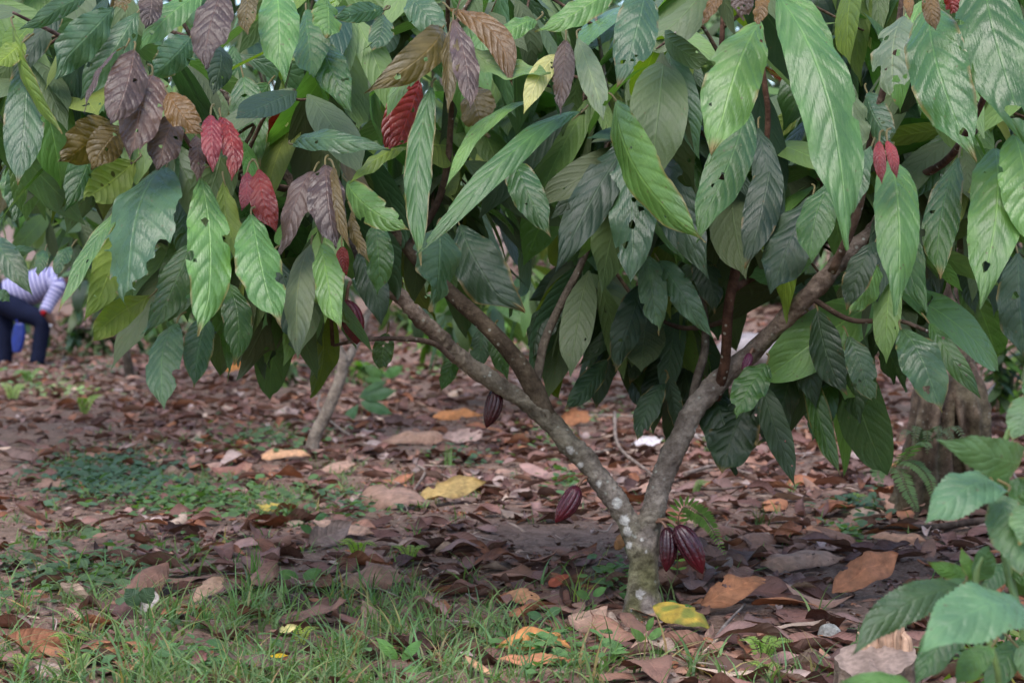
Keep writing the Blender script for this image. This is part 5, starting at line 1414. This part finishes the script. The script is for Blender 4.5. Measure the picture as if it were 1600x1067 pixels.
ground_twig([(1082, 690, .03), (1105, 706, .02), (1125, 725, .01)], 5, 'short pale twig right of the right stem', (.42, .36, .33, .8), side=(0, [(1120, 700, .04)]))
ground_twig([(1070, 752, .02), (1120, 742, .03), (1175, 748, .01)], 8, 'grey weathered stick in the shade right of the fork', (.24, .19, .165, .8))
ground_twig([(1085, 772, .01), (1130, 776, .02), (1160, 768, .01)], 6, 'dark stick below the grey weathered one', (.16, .12, .1, .8))
ground_twig([(1500, 712, .0), (1520, 690, .12), (1555, 655, .22)], 7, 'white stick leaning up behind the old split trunk', (.55, .48, .46, .8))
ground_twig([(1200, 690, .01), (1240, 680, .02), (1262, 672, .01)], 5, 'pale twig under the dark hanging right leaves', (.42, .35, .32, .8))
ground_twig([(1205, 716, .01), (1240, 716, .01), (1275, 714, .01)], 5, 'whitish twig in front of the pale twig at right', (.45, .38, .35, .8))
ground_twig([(1095, 1030, .0), (1140, 1008, .02), (1180, 1030, .015)], 5, 'pale bent husk strip at the lower edge beside the bright fern', (.5, .38, .28, .8))
ground_twig([(580, 925, .0), (600, 940, .02), (640, 946, .0)], 3, 'thin twig beside the ribbed brown leaf', (.3, .24, .2, .8))
ground_twig([(160, 790, .005), (190, 775, .01), (225, 760, .01)], 4, 'thin pale twig through the low weeds at left', (.36, .31, .27, .8))
ground_twig([(1530, 800, .05), (1560, 770, .12), (1600, 790, .05)], 7, 'grey stick behind the front shrub above the dead branch', (.3, .25, .23, .8))

# ------------------------------------------------------------------ grass and weeds
def blades(mb, B, H, Wd, lean, C, r, seg=4):
    n = len(B); a = r.uniform(0, 6.28, n)
    h = np.stack([np.cos(a), np.sin(a), np.zeros(n)], 1); s = np.stack([-np.sin(a), np.cos(a), np.zeros(n)], 1)
    b2 = r.uniform(0, 6.28, n); s = s * np.cos(b2)[:, None] + h * np.sin(b2)[:, None]
    vs = []
    for k in range(seg + 1):
        f = k / seg
        c = B + h * (H * lean * f ** 1.8)[:, None] + np.array([0, 0, 1.]) * (H * (f - .35 * lean * f ** 2.2))[:, None]
        w = (Wd * (1 - f ** 1.6) * .5 + .0002)[:, None]
        vs += [c - s * w, c + s * w]
    V = np.stack(vs, 1)
    m = 2 * (seg + 1)
    q0 = np.array([[2 * k, 2 * k + 1, 2 * k + 3, 2 * k + 2] for k in range(seg)])
    q = (q0[None] + (np.arange(n) * m)[:, None, None]).reshape(-1, 4)
    uv = np.tile(np.array([[k / seg, e] for k in range(seg + 1) for e in (0.35, .65)]), (n, 1))
    mb.add(V.reshape(-1, 3), q, uv, np.repeat(C, m, 0))
def gcol(n, r, base=(.10, .182, .074)):
    f = r.uniform(.65, 1.5, n)[:, None]
    c = np.array(base) * f
    dry = (r.random(n) < .12)[:, None]
    c = np.where(dry, np.array([.24, .19, .10]) * f, c)
    c[:, 0] *= r.uniform(.85, 1.25, n)
    return np.c_[c, np.full(n, .5)]
def grass_density(px, py):
    g = lambda x, y, sx, sy, a: a * math.exp(-(((px - x) / sx) ** 2 + ((py - y) / sy) ** 2))
    v = g(250, 1060, 420, 60, 1.0) + g(560, 1030, 200, 60, .85) + g(380, 975, 200, 40, .7) + g(120, 930, 160, 50, .5) + g(340, 785, 170, 34, 1.5) + g(60, 835, 170, 45, .9)
    v += g(800, 1060, 260, 28, .5) + g(1150, 1066, 150, 16, .35) + g(440, 742, 140, 18, 1.3) + g(560, 790, 90, 22, .8) + g(180, 720, 120, 26, .7) + g(420, 680, 120, 18, .6) + g(240, 690, 120, 25, .2) + g(620, 770, 60, 14, .35) + g(1150, 800, 130, 30, .18) + g(860, 790, 60, 20, .3) + .035
    v += g(190, 855, 150, 30, .9) + g(480, 940, 220, 30, .35) + g(700, 1000, 120, 40, .3)
    n_ = float(vnoise(px * .017 + 3, py * .04)) * .65 + float(vnoise(px * .05 + 9, py * .11)) * .35
    return min(v, 1.2) * float(sstep(.36, .66, n_))
def grass():
    r = np.random.default_rng(42); mb = MB()
    B, H, Wd, LN = [], [], [], []
    for k in range(13000):
        y = 3.95 + 7.5 * r.random() ** 1.4; x = r.uniform(-.30, .30) * y
        z = float(gz(x, y)); px, py = toPx((x, y, z))
        if r.random() > grass_density(px, py): continue
        tall = py > 900
        m = int(r.integers(2, 7))
        for j in range(m):
            B.append((x + r.normal() * .012, y + r.normal() * .012, z - .004))
            H.append(r.uniform(.03, .15) * (1.0 if tall else .55)); Wd.append(r.uniform(.0035, .0095)); LN.append(r.uniform(.2, 1.5))
    B = np.array(B); n = len(B)
    blades(mb, B, np.array(H), np.array(Wd), np.array(LN), gcol(n, r), r)
    tag(mb.build('grass', M_WEED), 'short green grass growing through the litter in front', 'grass', kind='stuff')
grass()

def weeds():
    """low broad-leaved ground cover"""
    r = np.random.default_rng(43); mb = MB(); B, D, N, L, C = [], [], [], [], []
    spots_ = [(170, 752, 100, 30, 950, (.050, .100, .055)), (330, 790, 140, 22, 500, (.075, .145, .045)), (130, 900, 130, 40, 380, (.07, .125, .05)), (420, 690, 90, 25, 260, (.07, .13, .05)), (860, 690, 40, 20, 70, (.09, .15, .06)), (720, 720, 60, 18, 60, (.06, .12, .06)), (570, 600, 40, 10, 60, (.07, .14, .05)),
              (930, 640, 80, 30, 70, (.1, .17, .07)), (700, 470 + 110, 100, 12, 80, (.1, .18, .06)), (550, 800, 60, 22, 70, (.06, .12, .05)), (880, 760, 30, 20, 60, (.07, .14, .05)), (1120, 700, 60, 15, 50, (.08, .15, .05)), (960, 920, 40, 22, 60, (.09, .17, .05)), (870, 1030, 70, 22, 90, (.09, .18, .06)),
              (60, 600, 60, 12, 120, (.10, .19, .08)), (110, 615, 60, 10, 70, (.2, .3, .12)), (150, 580, 60, 8, 80, (.05, .1, .05)), (1340, 800, 40, 14, 80, (.05, .10, .05)), (300, 1040, 200, 22, 120, (.08, .17, .06)), (1330, 840, 30, 8, 50, (.1, .17, .07)), (90, 560, 120, 8, 150, (.045, .085, .04)), (800, 545, 120, 8, 150, (.1, .18, .05))]
    for (px, py, sx, sy, n, c) in spots_:
        for k in range(n):
            p = G(px + r.normal() * sx * .6, max(520, py + r.normal() * sy * .6)); d = float((p - CAMP) @ FW)
            a = r.uniform(0, 6.28)
            B.append(p + np.array([0, 0, r.uniform(.006, .05)])); D.append((math.cos(a), math.sin(a), r.uniform(-.1, .5))); N.append((r.normal() * .3, r.normal() * .3 - .2, 1))
            L.append(r.uniform(.018, .045) * (1 + .03 * d)); C.append((*(np.array(c) * r.uniform(.7, 1.35)), .5))
    tp = []
    for k in range(8):
        rr = np.random.default_rng(k + 70); V, U = leaf_local(1.0, rr.uniform(.45, .75), 5, 4, rr, fold=.2, wav=.05, bull=0)
        tp.append((V.reshape(-1, 3), U.reshape(-1, 2), grid_q(5, 4)))
    place(mb, tp, *map(np.array, (B, D, N, L, C)), r)
    tag(mb.build('ground_cover', M_WEED), 'low broad-leaved weeds in patches on the plantation floor', 'weeds', kind='stuff')
weeds()

def tuft(px, py, n, h, label, col=(.09, .18, .045), spread=.012, lean=(.05, .6), seed=0, w=(.003, .005)):
    r = np.random.default_rng(seed + 600); b = G(px, py); mb = MB(); s = float((b - CAMP) @ FW) / FPX
    B = b + np.stack([r.normal(size=n) * spread, r.normal(size=n) * spread, np.full(n, -.004)], 1)
    blades(mb, B, r.uniform(.5, 1.0, n) * h * s, r.uniform(*w, n), r.uniform(*lean, n), gcol(n, r, col), r, 6)
    o = mb.build('grass_tuft', M_WEED); rebase(o, b)
    return tag(o, label, 'grass tuft')
tuft(398, 905, 18, 80, 'tall upright grass tuft in the left grass', (.08, .19, .03), seed=1, lean=(.02, .3))
tuft(903, 945, 16, 78, 'bright yellow green grass tuft left of the trunk', (.16, .26, .05), seed=2, lean=(.1, .9))
tuft(455, 960, 16, 80, 'tuft of long blades in front of the ribbed brown leaf', seed=3, lean=(.1, .7))
tuft(655, 930, 14, 60, 'grass tuft right of the ribbed brown leaf', seed=4)
tuft(590, 990, 18, 70, 'dense tuft in the middle of the front grass', seed=5)
tuft(235, 1060, 16, 78, 'wide bladed tuft at the bottom edge left of centre', seed=6, w=(.005, .009))
tuft(320, 985, 18, 80, 'tuft standing behind the buff pink leaf', seed=7)
tuft(160, 985, 16, 84, 'tall blades just left of the heart leaved seedling', seed=8, lean=(.05, .5))
tuft(1190, 830, 14, 66, 'thin tuft in the shade under the hanging right leaves', (.06, .12, .04), seed=9)
tuft(800, 1060, 18, 50, 'low tuft at the bottom edge in front of the orange leaves', seed=10)
tuft(700, 730, 8, 44, 'upright pale blade tuft behind the ochre leaf', (.13, .24, .09), seed=11, w=(.006, .01), lean=(.02, .3))
tuft(260, 760, 14, 50, 'tuft rising behind the dark weeds at left', seed=12)
tuft(520, 1055, 18, 76, 'long bladed tuft at the bottom edge below the pale yellow leaf', seed=13)

def seedling(px, py, lv, label, col=(.05, .10, .045), name='seedling', wr=.5):
    b = G(px, py); d = float((b - CAMP) @ FW); t = thing(name, b, label, 'seedling')
    r = np.random.default_rng(int(px)); s = MB(); top = min(l[1] for l in lv)
    tube(s, [b, b + np.array([.003, 0, (py - top) * d / FPX * .6]), P(px, top + 4, d)], [.0022, .0018, .0012], 6, 8, (.12, .16, .06, .5)); s.build('stem', M_STEM, t)
    for (x, y, ln, ang) in lv:
        A = P(px + (x - px) * .3, y, d); L = ln * d / FPX
        T = A + np.array([math.cos(ang) * L, -.012, math.sin(ang) * L])
        KIND['_'] = (col, .45)
        mb, _ = leaf_between(A, T, L * wr, '_', r=r, nu=14, nv=8, petiole=False, bull=.01, bulge=.08)
        mb.build('leaf', M_WEED, t)
seedling(222, 985, [(205, 945, 34, 2.2), (222, 940, 32, .9), (205, 980, 36, -2.3), (232, 982, 40, -.9)], 'seedling with dark heart shaped leaves in the left grass', (.045, .085, .045), wr=.8)
seedling(290, 985, [(282, 975, 30, 3.0), (298, 980, 28, .1)], 'small round leaved seedling right of the heart leaved one', (.05, .10, .05))
seedling(492, 850, [(484, 832, 24, 2.6), (498, 828, 30, -.7), (492, 812, 22, .5)], 'green seedling growing over the leaf on edge', (.055, .13, .05))
seedling(1010, 1020, [(1004, 1002, 34, 2.4), (1016, 1000, 34, .7), (1014, 985, 26, 1.2), (1002, 1018, 40, -2.8), (1018, 1018, 38, -.2)], 'pointed leaf seedling in front of the yellow and green leaf', (.10, .2, .05), wr=.4)
seedling(985, 945, [(978, 935, 20, 2.6), (990, 930, 20, .5)], 'tiny seedling left of the trunk foot', (.07, .15, .04))
seedling(1062, 960, [(1055, 945, 20, 2.8), (1068, 946, 24, -.3)], 'tiny round seedling right of the trunk foot', (.10, .22, .05))
seedling(850, 985, [(842, 965, 28, 2.8), (856, 960, 28, .4), (848, 972, 30, -2.7), (856, 975, 24, -.4)], 'three leaved seedling behind the bright orange leaf', (.07, .15, .06))
seedling(925, 955, [(915, 935, 26, 2.6), (930, 930, 26, .6), (928, 945, 30, -.7), (914, 948, 26, -2.6)], 'leafy seedling at the foot of the yellow green tuft', (.075, .17, .045))
seedling(625, 1052, [(612, 1030, 50, 2.3), (636, 1030, 46, .8), (620, 1046, 40, -2.9), (636, 1048, 40, .1)], 'bright pointed leaf seedling at the bottom edge in the grass', (.11, .24, .06), wr=.35)
seedling(470, 920, [(460, 905, 34, 2.7), (480, 902, 34, .4)], 'broad leaved seedling beside the ribbed brown leaf', (.08, .17, .05))
seedling(600, 605, [(590, 588, 34, 2.6), (606, 588, 34, .5), (598, 596, 30, 3.1)], 'broad leaved weed behind the sapling trunk', (.08, .18, .06))
seedling(565, 655, [(552, 620, 60, .15), (560, 628, 54, -.35), (548, 632, 50, -2.2), (560, 618, 46, .5)], 'fan leaved weed at the right of the sapling trunk', (.06, .13, .06), wr=.35)
